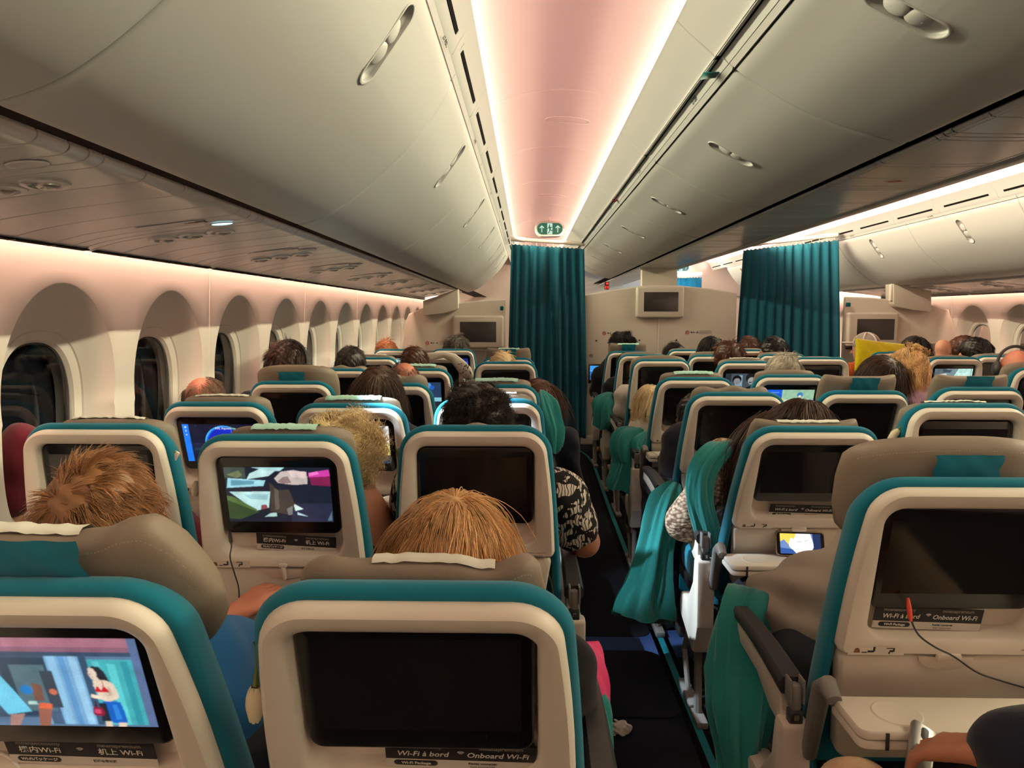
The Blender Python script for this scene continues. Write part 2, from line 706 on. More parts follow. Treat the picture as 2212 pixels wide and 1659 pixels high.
# ---------------- side walls with scooped window bays
PITCHW, WZ, PW, PH = 0.64, 1.08, 0.165, 0.238
def wall_o(z):
    return float(np.interp(z, [0, .35, .62, .85, 1.1, 1.35, 1.6, 1.75], [-.06, .02, .055, .065, .055, .04, .028, .022]))


def pane_r(a, k=0.0):
    c, s = abs(math.cos(a)), abs(math.sin(a))
    e = 2.5
    return ((c / (PW + k)) ** e + (s / (PH + k)) ** e) ** (-1 / e)


def scoop_r(a):
    c, s = math.cos(a), math.sin(a)
    if s > 0:
        # upper arch: ellipse whose centre sits above the pane centre
        A, B, h = .262, .33, .09
        qa = (c / A) ** 2 + (s / B) ** 2; qb = -2 * s * h / B ** 2; qc = h * h / B ** 2 - 1
        return (-qb + math.sqrt(qb * qb - 4 * qa * qc)) / (2 * qa)
    A, B = .26, .40
    e = 3.0
    return ((abs(c) / A) ** e + (abs(s) / B) ** e) ** (-1 / e)


def rect_r(a, y=PITCHW / 2, zu=1.60 - WZ, zd=WZ - .62):
    c, s = math.cos(a), math.sin(a)
    r = 9
    if abs(c) > 1e-6:
        r = min(r, y / abs(c))
    if s > 1e-6:
        r = min(r, zu / s)
    if s < -1e-6:
        r = min(r, -zd / s)
    return r


NA = 88
angs = [2 * PI * i / NA for i in range(NA)]
for yy, zz in ((1, 1), (-1, 1), (1, -1), (-1, -1)):
    angs.append(math.atan2((1.60 - WZ) if zz > 0 else -(WZ - .62), yy * PITCHW / 2) % (2 * PI))
angs = sorted(set(round(a, 6) for a in angs))


def window_cell(yc):
    """Rings of one window bay in wall coordinates (inward distance, along, up)."""
    rings = []
    def ring(fr, dep):
        L = []
        for a in angs:
            r = fr(a); y = r * math.cos(a); z = WZ + r * math.sin(a)
            L.append((dep(a, z), yc + y, z))
        rings.append(L)
    D = .075
    ring(lambda a: pane_r(a, .000), lambda a, z: wall_o(z) + .145)
    ring(lambda a: pane_r(a, .000), lambda a, z: wall_o(z) + D + .022)
    ring(lambda a: pane_r(a, .008), lambda a, z: wall_o(z) + D + .010)
    ring(lambda a: pane_r(a, .034), lambda a, z: wall_o(z) + D + .002)
    ring(lambda a: pane_r(a, .037), lambda a, z: wall_o(z) + D - .003)
    for t in (0, .12, .3, .55, .8, .93, 1.0):
        def fr(a, t=t):
            p = min(pane_r(a, .040), scoop_r(a) - .004); s = scoop_r(a)
            return p + (s - p) * t
        ring(fr, lambda a, z, t=t: wall_o(z) + D * (1 - t) ** .85)
    ring(lambda a: scoop_r(a) + .004, lambda a, z: wall_o(z) - .001)
    for t in (.4, .75, 1):
        ring(lambda a, t=t: scoop_r(a) + .004 + (rect_r(a) - scoop_r(a) - .004) * t, lambda a, z: wall_o(z))
    return rings


def side_wall(name, x0, sg, yfirst, n, skip, windows):
    """sg=+1: the wall whose outboard side is -x."""
    def T(p):
        d, y, z = p
        return (x0 + sg * (-d + TAPER * y), y, z)
    b = MB()
    cells = [yfirst + PITCHW * k for k in range(n)]
    for yc in cells:
        b.loft([[T(p) for p in r] for r in window_cell(yc)], 0, (False, False))
    # strips above, below and plain wall fore and aft
    lo = cells[0] - PITCHW / 2; hi = cells[-1] + PITCHW / 2
    zs_lo = [0, .2, .35, .5, .62]; zs_hi = [1.60, 1.63, 1.68, 1.76]; zs_all = [0, .2, .35, .5, .62, .85, 1.1, 1.35, 1.6, 1.63, 1.68, 1.76]
    for (ya, yb, zs) in ((lo, hi, zs_lo), (lo, hi, zs_hi), (Y0, lo, zs_all), (hi, Y1, zs_all)):
        L = []
        for z in zs:
            L.append([T((wall_o(z), ya, z)), T((wall_o(z), yb, z))])
        b.loft(L, 0, closed=False)
    # raised seams between the panels
    for k in range(-1, n + 1, 2):
        ys = yfirst + PITCHW * (k + .5)
        for w, h in ((.004, .0035),):
            L = []
            for z in np.linspace(.3, 1.68, 24):
                o = wall_o(z)
                L.append([T((o - .0005, ys - w, z)), T((o - h, ys - w * .5, z)), T((o - h, ys + w * .5, z)), T((o - .0005, ys + w, z))])
            b.loft(L, 0, closed=False)
    struct(b.build(name, M['panel'], smooth=24))
    for yc in windows:
        i = side_wall.n = side_wall.n + 1
        g = thing('window_%d' % i, 'oval cabin window with a dark pane in a scooped bay of the side wall', 'window')
        struct(g)
        del g['category']; del g['label']
        wb = MB()
        wb.add([T((wall_o(WZ) + .150, yc + pane_r(a, .002) * math.cos(a), WZ + pane_r(a, .002) * math.sin(a))) for a in angs], [tuple(range(len(angs)))])
        wb.build('outer_pane', M['windowdark'], g)
        wb = MB()
        L = []
        for k, d in ((.001, .10), (-.006, .10), (-.006, .106), (.001, .106)):
            L.append([T((wall_o(WZ + pane_r(a, k) * math.sin(a)) + d, yc + pane_r(a, k) * math.cos(a), WZ + pane_r(a, k) * math.sin(a))) for a in angs])
        wb.loft(L, 0, (False, False))
        wb.build('seal', M['rubber'], g)
        wb = MB()
        wb.add([T((wall_o(WZ) + .090, yc + pane_r(a, -.001) * math.cos(a), WZ + pane_r(a, -.001) * math.sin(a))) for a in angs], [tuple(range(len(angs)))])
        wb.build('inner_pane', M['windowglass'], g)


side_wall.n = 0
M['windowdark'] = mat('night_pane', (0.012, 0.013, 0.018, 1), 0.06, 0.6)
gm = bpy.data.materials.new('window_glass'); gm.use_nodes = True
nt = gm.node_tree; nt.nodes.remove(nt.nodes['Principled BSDF'])
tr = nt.nodes.new('ShaderNodeBsdfTransparent'); tr.inputs['Color'].default_value = (.82, .82, .86, 1)
gl = nt.nodes.new('ShaderNodeBsdfGlossy'); gl.inputs['Roughness'].default_value = 0.03
fr_ = nt.nodes.new('ShaderNodeFresnel'); fr_.inputs['IOR'].default_value = 1.55
mxs = nt.nodes.new('ShaderNodeMixShader')
nt.links.new(fr_.outputs[0], mxs.inputs[0]); nt.links.new(tr.outputs[0], mxs.inputs[1]); nt.links.new(gl.outputs[0], mxs.inputs[2])
nt.links.new(mxs.outputs[0], nt.nodes['Material Output'].inputs['Surface'])
M['windowglass'] = gm
wl = [2.135 + PITCHW * k for k in range(-2, 14)]
side_wall('wall_left', -1.43, 1, wl[0], len(wl), (), wl[1:13])
wr = [2.30 + PITCHW * k for k in range(-2, 14)]
side_wall('wall_right', 2 * CX + 1.43, -1, wr[0], len(wr), (), [y for y in wr if 3.6 < y < 7.3])

# ---------------- end walls
b = MB(); b.box((CX, Y1 + .03, 1.2), (6.1, .06, 2.6)); struct(b.build('wall_front', M['panel']))
b = MB(); b.box((CX, Y0 - .03, 1.2), (6.1, .06, 2.6)); struct(b.build('wall_back', M['panel']))

# ---------------- ceiling panels over the two aisles
LIPL, LIPR = (-.161, 2.28), (.451, 2.28)
arch = spl([(-.285, 2.285), (-.20, 2.322), (-.02, 2.384), (.145, 2.402), (.31, 2.384), (.49, 2.322), (.575, 2.285)], 5)
b = MB()
for k, (pr, sd) in enumerate(((arch, 1), (mirx(arch)[::-1], 1))):
    y = Y0
    seams = [-1.0, .05, 1.1, 2.15, 3.2, 4.25, 5.3, 6.35, 7.4, 8.45, 9.5, 10.55, 11.6, Y1]
    for s in seams:
        extrude(b, pr, y + .0015, s - .0015, .02, .012, 0)
        y = s
# flush oval outlines of the smoke sensors / aisle lights
for yc in (3.66, 5.88):
    L = []
    for ring_r, dz in ((1.0, -.001), (1.0, -.004), (.97, -.004), (.97, -.001)):
        lp = []
        for i in range(40):
            a = 2 * PI * i / 40
            x = .20 + ring_r * .115 * np.sign(math.cos(a)) * abs(math.cos(a)) ** .8
            yy = yc + ring_r * .055 * np.sign(math.sin(a)) * abs(math.sin(a)) ** .8
            z = np.interp(x, [p[0] for p in arch], [p[1] for p in arch])
            lp.append((x, yy, z + dz))
        L.append(lp)
    b.loft(L, 0, (False, False))
struct(b.build('ceiling', M['ceil']))

# upper crown above everything so that no light leaks in
b = MB(); b.box((CX, (Y0 + Y1) / 2, 2.48), (6.2, Y1 - Y0, .04)); struct(b.build('ceiling_crown', M['ceil']))

# ---------------- rails and lips
b = MB()
def rail_left(mir):
    f = (lambda p: mirx(p)) if mir else (lambda p: p)
    sd = -1 if mir else 1
    lip = f([(-.205, 2.213), (-.161, 2.28), (-.167, 2.285)])
    mid = f([(-.236, 2.168), (-.222, 2.180), (-.205, 2.213)])
    seams = np.arange(Y0, Y1 + .1, .65)
    for a, c in zip(seams[:-1], seams[1:]):
        extrude(b, lip, a + .0015, c - .0015, .004, .004, 0, side=sd)
        extrude(b, mid, a + .0015, c - .0015, .004, .004, 0, side=sd)
        # air return slot: black slit in a raised frame
        p0 = np.array(f([(-.212, 2.203)])[0]); p1 = np.array(f([(-.199, 2.2225)])[0])
        d = (p1 - p0) / np.linalg.norm(p1 - p0); n = np.array((d[1], -d[0])) * (1 if not mir else -1)
        for t0, t1, off, m, e in ((-.006, 1.25, .0015, 0, .05), (.12, .72, .0035, 1, .075)):
            q0 = p0 + (p1 - p0) * t0 + n * off; q1 = p0 + (p1 - p0) * t1 + n * off
            q2 = q1 - n * .004; q3 = q0 - n * .004
            b.loft([[(q[0], y, q[1]) for q in (q0, q1, q2, q3)] for y in (a + e, c - e)], m)
rail_left(False); rail_left(True)
struct(b.build('trim_4', [M['bin'], M['black']]))
b = MB()
def rail_centre(mir):
    f = (lambda p: mirc(p)) if mir else (lambda p: p)
    sd = 1 if not mir else -1
    lip = spl(f([(.445, 2.285), (.451, 2.28), (.485, 2.248), (.525, 2.214), (.556, 2.187), (.562, 2.178)]), 3)
    roll = f([(.560, 2.186), (.566, 2.176), (.575, 2.176)])
    y = Y0
    for s in list(np.arange(-.36, Y1, 1.28)) + [Y1]:
        if s - y > .1:
            extrude(b, lip, y + .002, s - .002, .01, .008, 0, side=sd)
            extrude(b, roll, y + .02, s - .02, .004, .0, 0, side=sd)
        y = s
    back = f([(.555, 2.20), (.62, 2.19), (.62, 2.14)])
    extrude(b, back, Y0, Y1, .004, 0, 1, side=sd)
rail_centre(False); rail_centre(True)
struct(b.build('trim_5', [M['bin'], M['black']]))
# small oval aisle lamps in the centre lip, one at each second bin
# ---------------- dark gaps between bins and service units
b = MB()
for mir in (0, 1):
    f = (lambda p: mirx(p)) if mir else (lambda p: p)
    sd = -1 if mir else 1
    extrude(b, f([(-.72, 1.735), (-.80, 1.742), (-.93, 1.735)]), Y0, Y1, .004, 0, 0, side=1)
    f2 = mirc if mir else (lambda p: p)
    extrude(b, f2([(1.14, 1.962), (1.20, 1.968), (1.34, 1.962)]), Y0, Y1, .004, 0, 0, side=1)
struct(b.build('trim_6', M['black']))

# ================================================================== OVERHEAD BINS
def curve_at(pr, t):
    """Point and normal of a profile at fraction t of its length."""
    P = [Vector(p) for p in pr]
    L = [0]
    for a, c in zip(P[:-1], P[1:]):
        L.append(L[-1] + (c - a).length)
    s = t * L[-1]
    i = max(0, min(len(P) - 2, int(np.searchsorted(L, s)) - 1))
    u = (s - L[i]) / (L[i + 1] - L[i])
    return P[i].lerp(P[i + 1], u), (P[i + 1] - P[i]).normalized()


DOOR_L = spl([(-.246, 2.150), (-.262, 2.105), (-.367, 1.958), (-.513, 1.824), (-.636, 1.738), (-.735, 1.701), (-.764, 1.706), (-.774, 1.732)], 5)
DOOR_C = spl([(.606, 2.158), (.640, 2.128), (.695, 2.096), (.83, 2.020), (.993, 1.958), (1.125, 1.925), (1.160, 1.930), (1.174, 1.955)], 5)


def door_mesh(name, pr, side, length, t0, t1, tlat):
    """A bin door (origin at its middle in y) with a capsule shaped latch well sunk in it."""
    mb = MB()
    # a few cross loops so that the boolean stays clean
    extrude(mb, pr, -length / 2 + .0015, length / 2 - .0015, .055, .016, 0, side=side)
    me = mb.mesh(name, M['bin'], 30)
    o = bpy.data.objects.new('tmp', me); COL.objects.link(o)
    p0, _ = curve_at(pr, t0); p1, _ = curve_at(pr, t1)
    _, d = curve_at(pr, (t0 + t1) / 2)
    n = Vector((-d.y, d.x)) * side
    prims = [cap((p0.x - n.x * .004, 0, p0.y - n.y * .004), (p1.x - n.x * .004, 0, p1.y - n.y * .004), .034)]
    V, F = nets(prims, .0045)
    cu = bpy.data.objects.new('tmpc', np_mesh('tmpc', V, F, M['bin'])); COL.objects.link(cu)
    md = o.modifiers.new('b', 'BOOLEAN'); md.object = cu; md.operation = 'DIFFERENCE'; md.solver = 'EXACT'
    res = bpy.data.meshes.new_from_object(o.evaluated_get(bpy.context.evaluated_depsgraph_get()))
    bpy.data.objects.remove(o); bpy.data.objects.remove(cu)
    res.polygons.foreach_set('use_smooth', [True] * len(res.polygons))
    res.set_sharp_from_angle(angle=math.radians(32))
    # latch pieces: rim and two round paddles
    a = (p1 - p0).normalized()
    frame = Matrix(((a.x, 0, -n.x, 0), (0, 1, 0, 0), (a.y, 0, -n.y, 0), (0, 0, 0, 1)))
    frame.translation = ((p0.x + p1.x) / 2, 0, (p0.y + p1.y) / 2)
    Lh = (p1 - p0).length / 2
    rim = MB()
    ol = []
    for i in range(48):
        q = 2 * PI * i / 48
        x = math.cos(q) * .0355; y = math.sin(q) * .0355
        ol.append((x + (Lh if x > 0 else -Lh), y))
    loops = []
    for k, z in ((-.002, -.004), (-.0018, .0032), (.001, .0042), (.004, .0028), (.0045, -.006)):
        r = inset(ol, k)
        lp = []
        for q in r:
            # follow the curve of the door
            tt = (q[0] / Lh + 1) / 2
            c, dd = curve_at(pr, t0 + (t1 - t0) * min(1.25, max(-.25, tt)))
            base = frame.inverted() @ Vector((c.x, 0, c.y))
            lp.append((q[0], q[1], base.z + z))
        loops.append(lp)
    rim.loft(loops, 0, (False, False), T=frame)
    rimm = rim.mesh('latch', M['bin'], 50)
    pads = []
    for sx in (-1, 1):
        pb = MB()
        L = []
        cx = sx * Lh * .42
        for ph in (0, 15, 35, 55, 75, 88):
            rr = .0300 * math.cos(math.radians(ph)); zz = -.006 + .0085 * math.sin(math.radians(ph)) 
            L.append([(cx + rr * math.cos(2 * PI * j / 28), rr * math.sin(2 * PI * j / 28), zz - sx * .10 * rr * math.cos(2 * PI * j / 28)) for j in range(28)])
        pb.loft(L, 0, (True, True), T=frame)
        # little indicator window on the paddle
        w = MB()
        pb.disc((cx + sx * .010, 0), .0028, .0012, 10, 0, frame)
        pads.append(pb.mesh('paddle', M['bin'], 50))
    return res, rimm, pads


def text_on(mb, body, size, T, m=0, bold=0.0, shear=0.0, align='CENTER'):
    vs, fs = text_geo(body, size, align, shear, bold)
    mb.add(vs, fs, m, T)


def bins(pr, side, length, ys, t0, t1, who, group, place, placard=None):
    protos = door_mesh('door', pr, side, length, t0, t1, 0)
    c, d = curve_at(pr, .5)
    out = []
    for i, y in enumerate(ys):
        g = thing('overhead_bin', who(i), 'overhead bin', (c.x, y, c.y), group=group)
        off = (-c.x, 0, -c.y)
        inst('door', protos[0], g, off)
        l = inst('latch', protos[1], g, off)
        for p in protos[2]:
            inst('paddle', p, l)
        # top rail of the door carrying the row placard
        rb = MB()
        rp = place
        extrude(rb, rp, -length / 2 + .003, length / 2 - .003, .006, .004, 0, side=side)
        rail = rb.build('door_rail', M['bin'], g, off)
        if placard and placard(i):
            a = Vector(rp[0]); e = Vector(rp[-1])
            dd = (e - a).normalized(); nn = Vector((-dd.y, dd.x)) * -side
            mid = a.lerp(e, .5) + nn * .0012
            # letters read along the cabin
            xdir = Vector((0, 1, 0)) if nn.x > 0 else Vector((0, -1, 0))
            zdir = Vector((nn.x, 0, nn.y)); ydir = zdir.cross(xdir)
            T = Matrix((xdir, ydir, zdir)).transposed().to_4x4(); T.translation = (mid.x, 0, mid.y)
            for k, (yy, body) in enumerate(placard(i)):
                pb = MB()
                T2 = T.copy(); T2.translation = (mid.x, yy, mid.y)
                text_on(pb, body, .024, T2, 0, .0003)
                for sx in (1,):
                    pb.add([(-.07, -.0155, 0), (.07, -.0155, 0), (.07, -.0148, 0), (-.07, -.0148, 0)], [(0, 1, 2, 3)], 1, T2)
                pb.build('row_placard', [M['ink'], M['greyink']], g, off)
        out.append(g)
    return out


ORD = ['nearest', 'second', 'third', 'fourth', 'fifth', 'sixth', 'seventh', 'eighth', 'ninth', 'tenth', 'eleventh', 'twelfth']
RAILL = [(-.222, 2.188), (-.243, 2.153)]
RAILC = [(.586, 2.182), (.605, 2.160)]
yl = [.35 + 1.3 * k for k in range(0, 7)]
bins(DOOR_L, -1, 1.3, yl, .11, .30,
     lambda i: 'curved cream bin over the window seats, %s along from the camera' % ORD[i], 'bins above the window seats of the near bank', RAILL,
     lambda i: [(.30, '24 ABC')] if i == 0 else [(.38, '23 ABC')] if i == 1 else [(0.2, '%d ABC' % (24 - i))] if i < 6 else None)
yc_ = [1.56 + 1.28 * k for k in range(0, 7)]
bins(DOOR_C, 1, 1.28, yc_, .26, .46,
     lambda i: 'cream bin over the centre seats facing the near aisle, %s along' % ORD[i], 'bins above the centre seats facing the near aisle', RAILC,
     lambda i: [(.14, '24 DEF')] if i == 0 else [(-.25, '23 DEF')] if i == 1 else [(-.3, '%d DEF' % (24 - i))] if 1 < i < 6 else None)
yr = [3.95 + 1.3 * k for k in range(0, 6)]
bins(mirx(DOOR_L), 1, 1.3, yr, .11, .30,
     lambda i: 'curved cream bin beyond the far aisle, %s along from the camera' % ORD[i], 'bins above the far window seats', mirx(RAILL),
     lambda i: [(0.3, '%d GHJ' % (22 - i))] if i < 3 else None)
bins(mirc(DOOR_C), -1, 1.28, yc_, .26, .46,
     lambda i: 'cream bin over the centre seats facing the far aisle, %s along' % ORD[i], 'bins above the centre seats facing the far aisle', mirc(RAILC), None)

# ================================================================== PASSENGER SERVICE UNITS
def psu_profile(mir, y):
    xo = -1.385 + TAPER * y
    pr = [(-.806, 1.706), (-.803, 1.697), (-.812, 1.686), (-.836, 1.680), (-.95, 1.668), (-1.10, 1.650), (-1.25, 1.627), (xo + .02, 1.604), (xo, 1.600), (xo - .004, 1.612)]
    pr = spl(pr, 3)
    return mirx(pr) if mir else pr


def psu_panel(mb, mir, y0, y1, m=0):
    side = 1
    def loop(y, k):
        pr = psu_profile(mir, y); nn = normals2(pr)
        sd = 1 if mir else -1
        return [(p[0] + n.x * k * sd, y, p[1] + n.y * k * sd) for p, n in zip(pr, nn)] + [(p[0] + n.x * .02 * sd, y, p[1] + n.y * .02 * sd) for p, n in zip(pr, nn)][::-1]
    mb.loft([loop(y0 + .0012, .003), loop(y0 + .0018, .0008), loop(y0 + .0035, 0), loop(y0 + .006, 0), loop(y1 - .006, 0), loop(y1 - .0035, 0), loop(y1 - .0018, .0008), loop(y1 - .0012, .003)], m)


def psu_pt(mir, y, x, off=0.0):
    """Point on the service unit's lower face, with its frame."""
    pr = psu_profile(False, y)
    i = min(range(len(pr) - 1), key=lambda k: abs((pr[k][0] + pr[k + 1][0]) / 2 - x) if k > 4 else 9)
    a = Vector(pr[i]); e = Vector(pr[i + 1]); d = (e - a).normalized()
    n = Vector((-d.y, d.x)) * -1
    if n.y > 0:
        n = -n
    p = a + (e - a) * ((x - a.x) / (e.x - a.x)) + n * off
    px, nx, dx = p.x, n.x, d.x
    if mir:
        px, nx, dx = 2 * CX - px, -nx, -dx
    T = Matrix(((-dx, 0, nx, px), (0, -1, 0, y), (-d.y, 0, n.y, p.y), (0, 0, 0, 1)))
    return T


M['lamp_on'] = em((175, 222, 228), 1.6)
def service_unit(mir, y, i, lit=False, who=''):
    g = thing('service_unit', who, 'service unit', (2 * CX + 1.1 if mir else -1.1, y + .3, 1.65), group='service units under the far bins' if mir else 'service units under the near window bins')
    off = tuple(-c for c in g.location)
    segs = [(0, .145), (.145, .31), (.31, .47), (.47, .62), (.62, .70), (.70, .755), (.755, .80)]
    for k, (a, c) in enumerate(segs):
        mb = MB(); psu_panel(mb, mir, y + a, y + c)
        if k == 1:
            # oxygen mask door outline
            T = psu_pt(mir, y + (a + c) / 2, -.90, .0006)
            ol = rrect(.12, .11, .012, 4)
            mb.loft([[(q[0], q[1], 0) for q in inset(ol, kk)] for kk in (0, .0012)], 1, (False, False), T=T)
        mb.build('service_panel', [M['psu'], M['greyink']], g, off)
    # reading lamps: eyeballs in shallow scoops
    for k, x in enumerate((-.97, -1.06, -1.15)):
        T = psu_pt(mir, y + .072, x, .0)
        mb = MB()
        L = []
        for r, z in ((.052, 0), (.050, .004), (.036, .006), (.030, .002), (.026, -.002)):
            L.append([(r * .82 * math.cos(2 * PI * j / 24), r * math.sin(2 * PI * j / 24), z) for j in range(24)])
        mb.loft(L, 0, (False, True), T=T)
        s = mb.build('reading_lamp', M['psu'], g, off)
        mb = MB()
        L = [[(r * math.cos(2 * PI * j / 20) + .006, r * math.sin(2 * PI * j / 20) + .004, z) for j in range(20)] for r, z in ((.021, 0), (.020, .008), (.015, .012), (.011, .012), (.010, .008))]
        mb.loft(L, 0, (False, True), T=T)
        mb.build('eyeball', M['metal'], s)
    # lit-sign strip with the no-smoking and belt pictograms
    T = psu_pt(mir, y + .66, -1.02, .0012)
    mb = MB()
    mb.slab(rrect(.20, .05, .024, 8), 0, .001, m=0, T=T)
    mb.build('sign_panel', [M['psu']], g, off)
    mb = MB()
    T = psu_pt(mir, y + .66, -.955, .0026)
    L = [[(r * math.cos(2 * PI * j / 24), r * math.sin(2 * PI * j / 24), 0) for j in range(24)] for r in (.014, .011)]
    mb.loft(L, 0, (False, False), T=T)
    mb.add([(-.009, -.006, .0002), (-.006, -.009, .0002), (.009, .006, .0002), (.006, .009, .0002)], [(0, 1, 2, 3)], 0, T)
    mb.box((0, 0, 0), (.05, .006, .0002), 0, 1, T)
    mb.box((.035, 0, 0), (.008, .022, .0002), 0, 1, T); mb.box((.022, .009, 0), (.022, .006, .0002), 0, 1, T)
    mb.build('pictograms', [M['redink'], M['ink']], g, off)
    T = psu_pt(mir, y + .725, -.90, .0015)
    mb = MB()
    L = [[(r * .9 * math.cos(2 * PI * j / 24), r * .62 * math.sin(2 * PI * j / 24), z) for j in range(24)] for r, z in ((.042, 0), (.040, .003), (.034, .002))]
    mb.loft(L, 0, (False, False), T=T)
    L = [[(r * .9 * math.cos(2 * PI * j / 24), r * .62 * math.sin(2 * PI * j / 24), .0018) for j in range(24)] for r in (.036, .004)]
    mb.loft(L, 1, (False, True), T=T)
    mb.build('aisle_lamp', [M['psu'], M['lamp_on'] if lit else M['psu']], g, off)
    # black slotted vent along the outer edge
    mb = MB()
    sg = -1 if mir else 1
    L = []
    for ya in (y + .02, y + .40, y + .78):
        xo = -1.385 + TAPER * ya
        xs = 2 * CX - xo if mir else xo
        L.append([(xs + sg * u, ya, z) for u, z in ((.0025, 1.5975), (.0225, 1.5995), (.0225, 1.6025), (.0025, 1.6015))])
    mb.loft(L, 0)
    for j in range(1, 5):
        ya = y + .02 + j * .152
        xs = -1.385 + TAPER * ya + .012
        mb.box((2 * CX - xs if mir else xs, ya, 1.5985), (.022, .003, .003), 0, 1)
    mb.build('air_vent', [M['black'], M['grey']], g, off)
    return g


for k in range(-1, 9):
    service_unit(False, 1.335 + .80 * k, k, lit=(k == 0),
                 who='glossy service unit over the near window seats with its lamp lit' if k == 0 else 'glossy unlit service unit under the near bins, %s one along' % ORD[k + 1])
for k in range(5, 9):
    service_unit(True, 1.1 + .80 * k, k, who='glossy unlit service unit under the far bins, %s one along' % ORD[k - 5])
# centre service strip
b = MB()
for k in range(-2, 16):
    y = .3 + .8 * k
    for a, c in ((0, .16), (.16, .20), (.20, .24), (.24, .56), (.56, .60), (.60, .8)):
        pr = spl([(1.204, 1.934), (1.200, 1.928), (1.208, 1.922), (1.225, 1.918), (1.40, 1.914), (1.575, 1.918), (1.592, 1.922), (1.600, 1.928), (1.596, 1.934)], 3)
        if y + c < Y1:
            extrude(b, pr, y + a + .002, y + c - .002, .015, .005, 0)
o = b.build('centre_service_strip', M['psu'])
tag(o, 'glossy ceiling strip between the two rows of centre bins', 'service unit')
T = Matrix(((1, 0, 0, 1.42), (0, 0, 0, 3.05), (0, 0, 1, 1.902), (0, 0, 0, 1)))
b = MB()
T = Matrix.Translation((1.40, 2.75, 1.9125)) @ Matrix.Rotation(PI, 4, 'X')
L = [[(r * math.cos(2 * PI * j / 24), r * math.sin(2 * PI * j / 24), 0) for j in range(24)] for r in (.022, .017)]
b.loft(L, 0, (False, False), T=T)
b.add([(-.014, -.009, 0), (-.009, -.014, 0), (.014, .009, 0), (.009, .014, 0)], [(0, 1, 2, 3)], 0, T)
b.box((0, 0, 0), (.08, .008, .0002), 0, 0, T)
o = b.build('no_smoking_sign', M['redink'], o)
# ================================================================== BULKHEADS
def plate(mb, outline, y, th, m=0, rim=0.0, mr=0):
    """Upright panel facing the camera; outline is (x, z), counter-clockwise seen from the camera."""
    T = Matrix(((1, 0, 0, 0), (0, 0, -1, y + th), (0, 1, 0, 0), (0, 0, 0, 1)))
    mb.slab(outline, 0, th, .004, m, T)


def px_outline(pts, y):
    return [(p.x, p.z) for p in (W(a, c, y) for a, c in pts)]


YB, YBR = 7.55, 7.00
M['bulk'] = mat('bulkhead_laminate', (0.58, 0.53, 0.46, 1), 0.5, 0.3)
M['bulklow'] = mat('bulkhead_kick', (0.22, 0.20, 0.18, 1), 0.8, 0.2)


def bulkhead(name, top, y, label, low=None):
    g = thing(name, label, 'bulkhead', (top[0][0], y, 0))
    off = (-top[0][0], -y, 0)
    x0 = top[0][0]; x1 = top[-1][0]
    ol = [(x0, .0), (x1, .0)] + list(reversed(top))
    b = MB(); plate(b, ol, y, .035); b.build('panel', M['bulk'], g, off)
    b = MB()
    b.tube([(x, y + .016, z) for x, z in top], .011, 8)
    b.build('edge_trim', M['panel'], g, off)
    if low:
        b = MB(); b.box(((x0 + x1) / 2, y - .003, low / 2), (x1 - x0 - .004, .008, low), .002)
        b.build('lower_panel', M['bulklow'], g, off)
    b = MB(); b.box(((x0 + x1) / 2, y - .008, .05), (x1 - x0, .012, .10), .003)
    b.build('kick_plate', M['panel'], g, off)
    return g, off


topL = px_outline([(867, 770), (877, 700), (884, 680), (912, 668), (990, 656), (1040, 651), (1092, 648)], YB)
gL, oL = bulkhead('bulkhead', topL, YB, 'pale bulkhead across the aisle seats, between the near windows and the curtain', W(900, 757, YB).z)
topC = px_outline([(1258, 640), (1320, 629), (1390, 619.5), (1423, 618), (1470, 619), (1530, 625), (1592, 635)], YB)
gC, oC = bulkhead('bulkhead', topC, YB, 'pale arched bulkhead between the two teal curtains')
topR = px_outline([(1826, 643), (1880, 645), (1935, 650), (2012, 661), (2049, 671), (2058, 705), (2066, 760)], YBR)
gR, oR = bulkhead('bulkhead', topR, YBR, 'pale bulkhead beyond the far aisle, beside the far windows', W(1835, 742, YBR).z)
b = MB()
p = W(1423, 700, YB); b.box((p.x, YB - .003, p.z - .5), (.014, .006, 1.35), .002)
b.build('joint_strip', M['panel'], gC, oC)
b = MB()
for px, py in ((1288, 736), (1381, 735), (1461, 735), (1557, 734)):
    p = W(px, py, YB)
    b.tube([(p.x, YB - .001, p.z), (p.x, YB - .005, p.z)], .009, 12)
b.build('fixing_hole', M['black'], gC, oC)
b = MB(); p = W(1277, 768, YB); b.tube([(p.x, YB, p.z), (p.x, YB - .006, p.z)], .018, 16)
b.build('vent_cap', M['grey'], gC, oC)


def safety_sticker(g, off, px, py, y):
    p = W(px, py, y)
    mb = MB()
    T = Matrix.Translation((p.x, y - .0025, p.z)) @ Matrix.Rotation(PI / 2, 4, 'X')
    L = [[(r * math.cos(2 * PI * j / 20) - .11, r * math.sin(2 * PI * j / 20), 0) for j in range(20)] for r in (.021, .015)]
    mb.loft(L, 0, (False, False), T=T)
    mb.add([(-.124, .010, 0), (-.121, .013, 0), (-.097, -.010, 0), (-.099, -.013, 0)], [(0, 1, 2, 3)], 0, T)
    mb.box((-.11, 0, 0), (.016, .005, .0004), 0, 1, T)
    for dx, w, h in ((-.068, .012, .016), (-.052, .018, .006), (-.04, .006, .018), (-.008, .016, .007), (0, .006, .02)):
        mb.box((dx, -.002 + h * .2, 0), (w, h, .0004), 0, 1, T)
    for j in range(4):
        mb.box((.085, .018 - .011 * j, 0), (.13, .0035, .0004), 0, 2, T)
    mb.build('safety_sticker', [M['redink'], M['ink'], M['greyink']], g, off)


safety_sticker(gL, oL, 945, 741, YB)
safety_sticker(gC, oC, 1327, 720, YB)
safety_sticker(gC, oC, 1507, 718, YB)


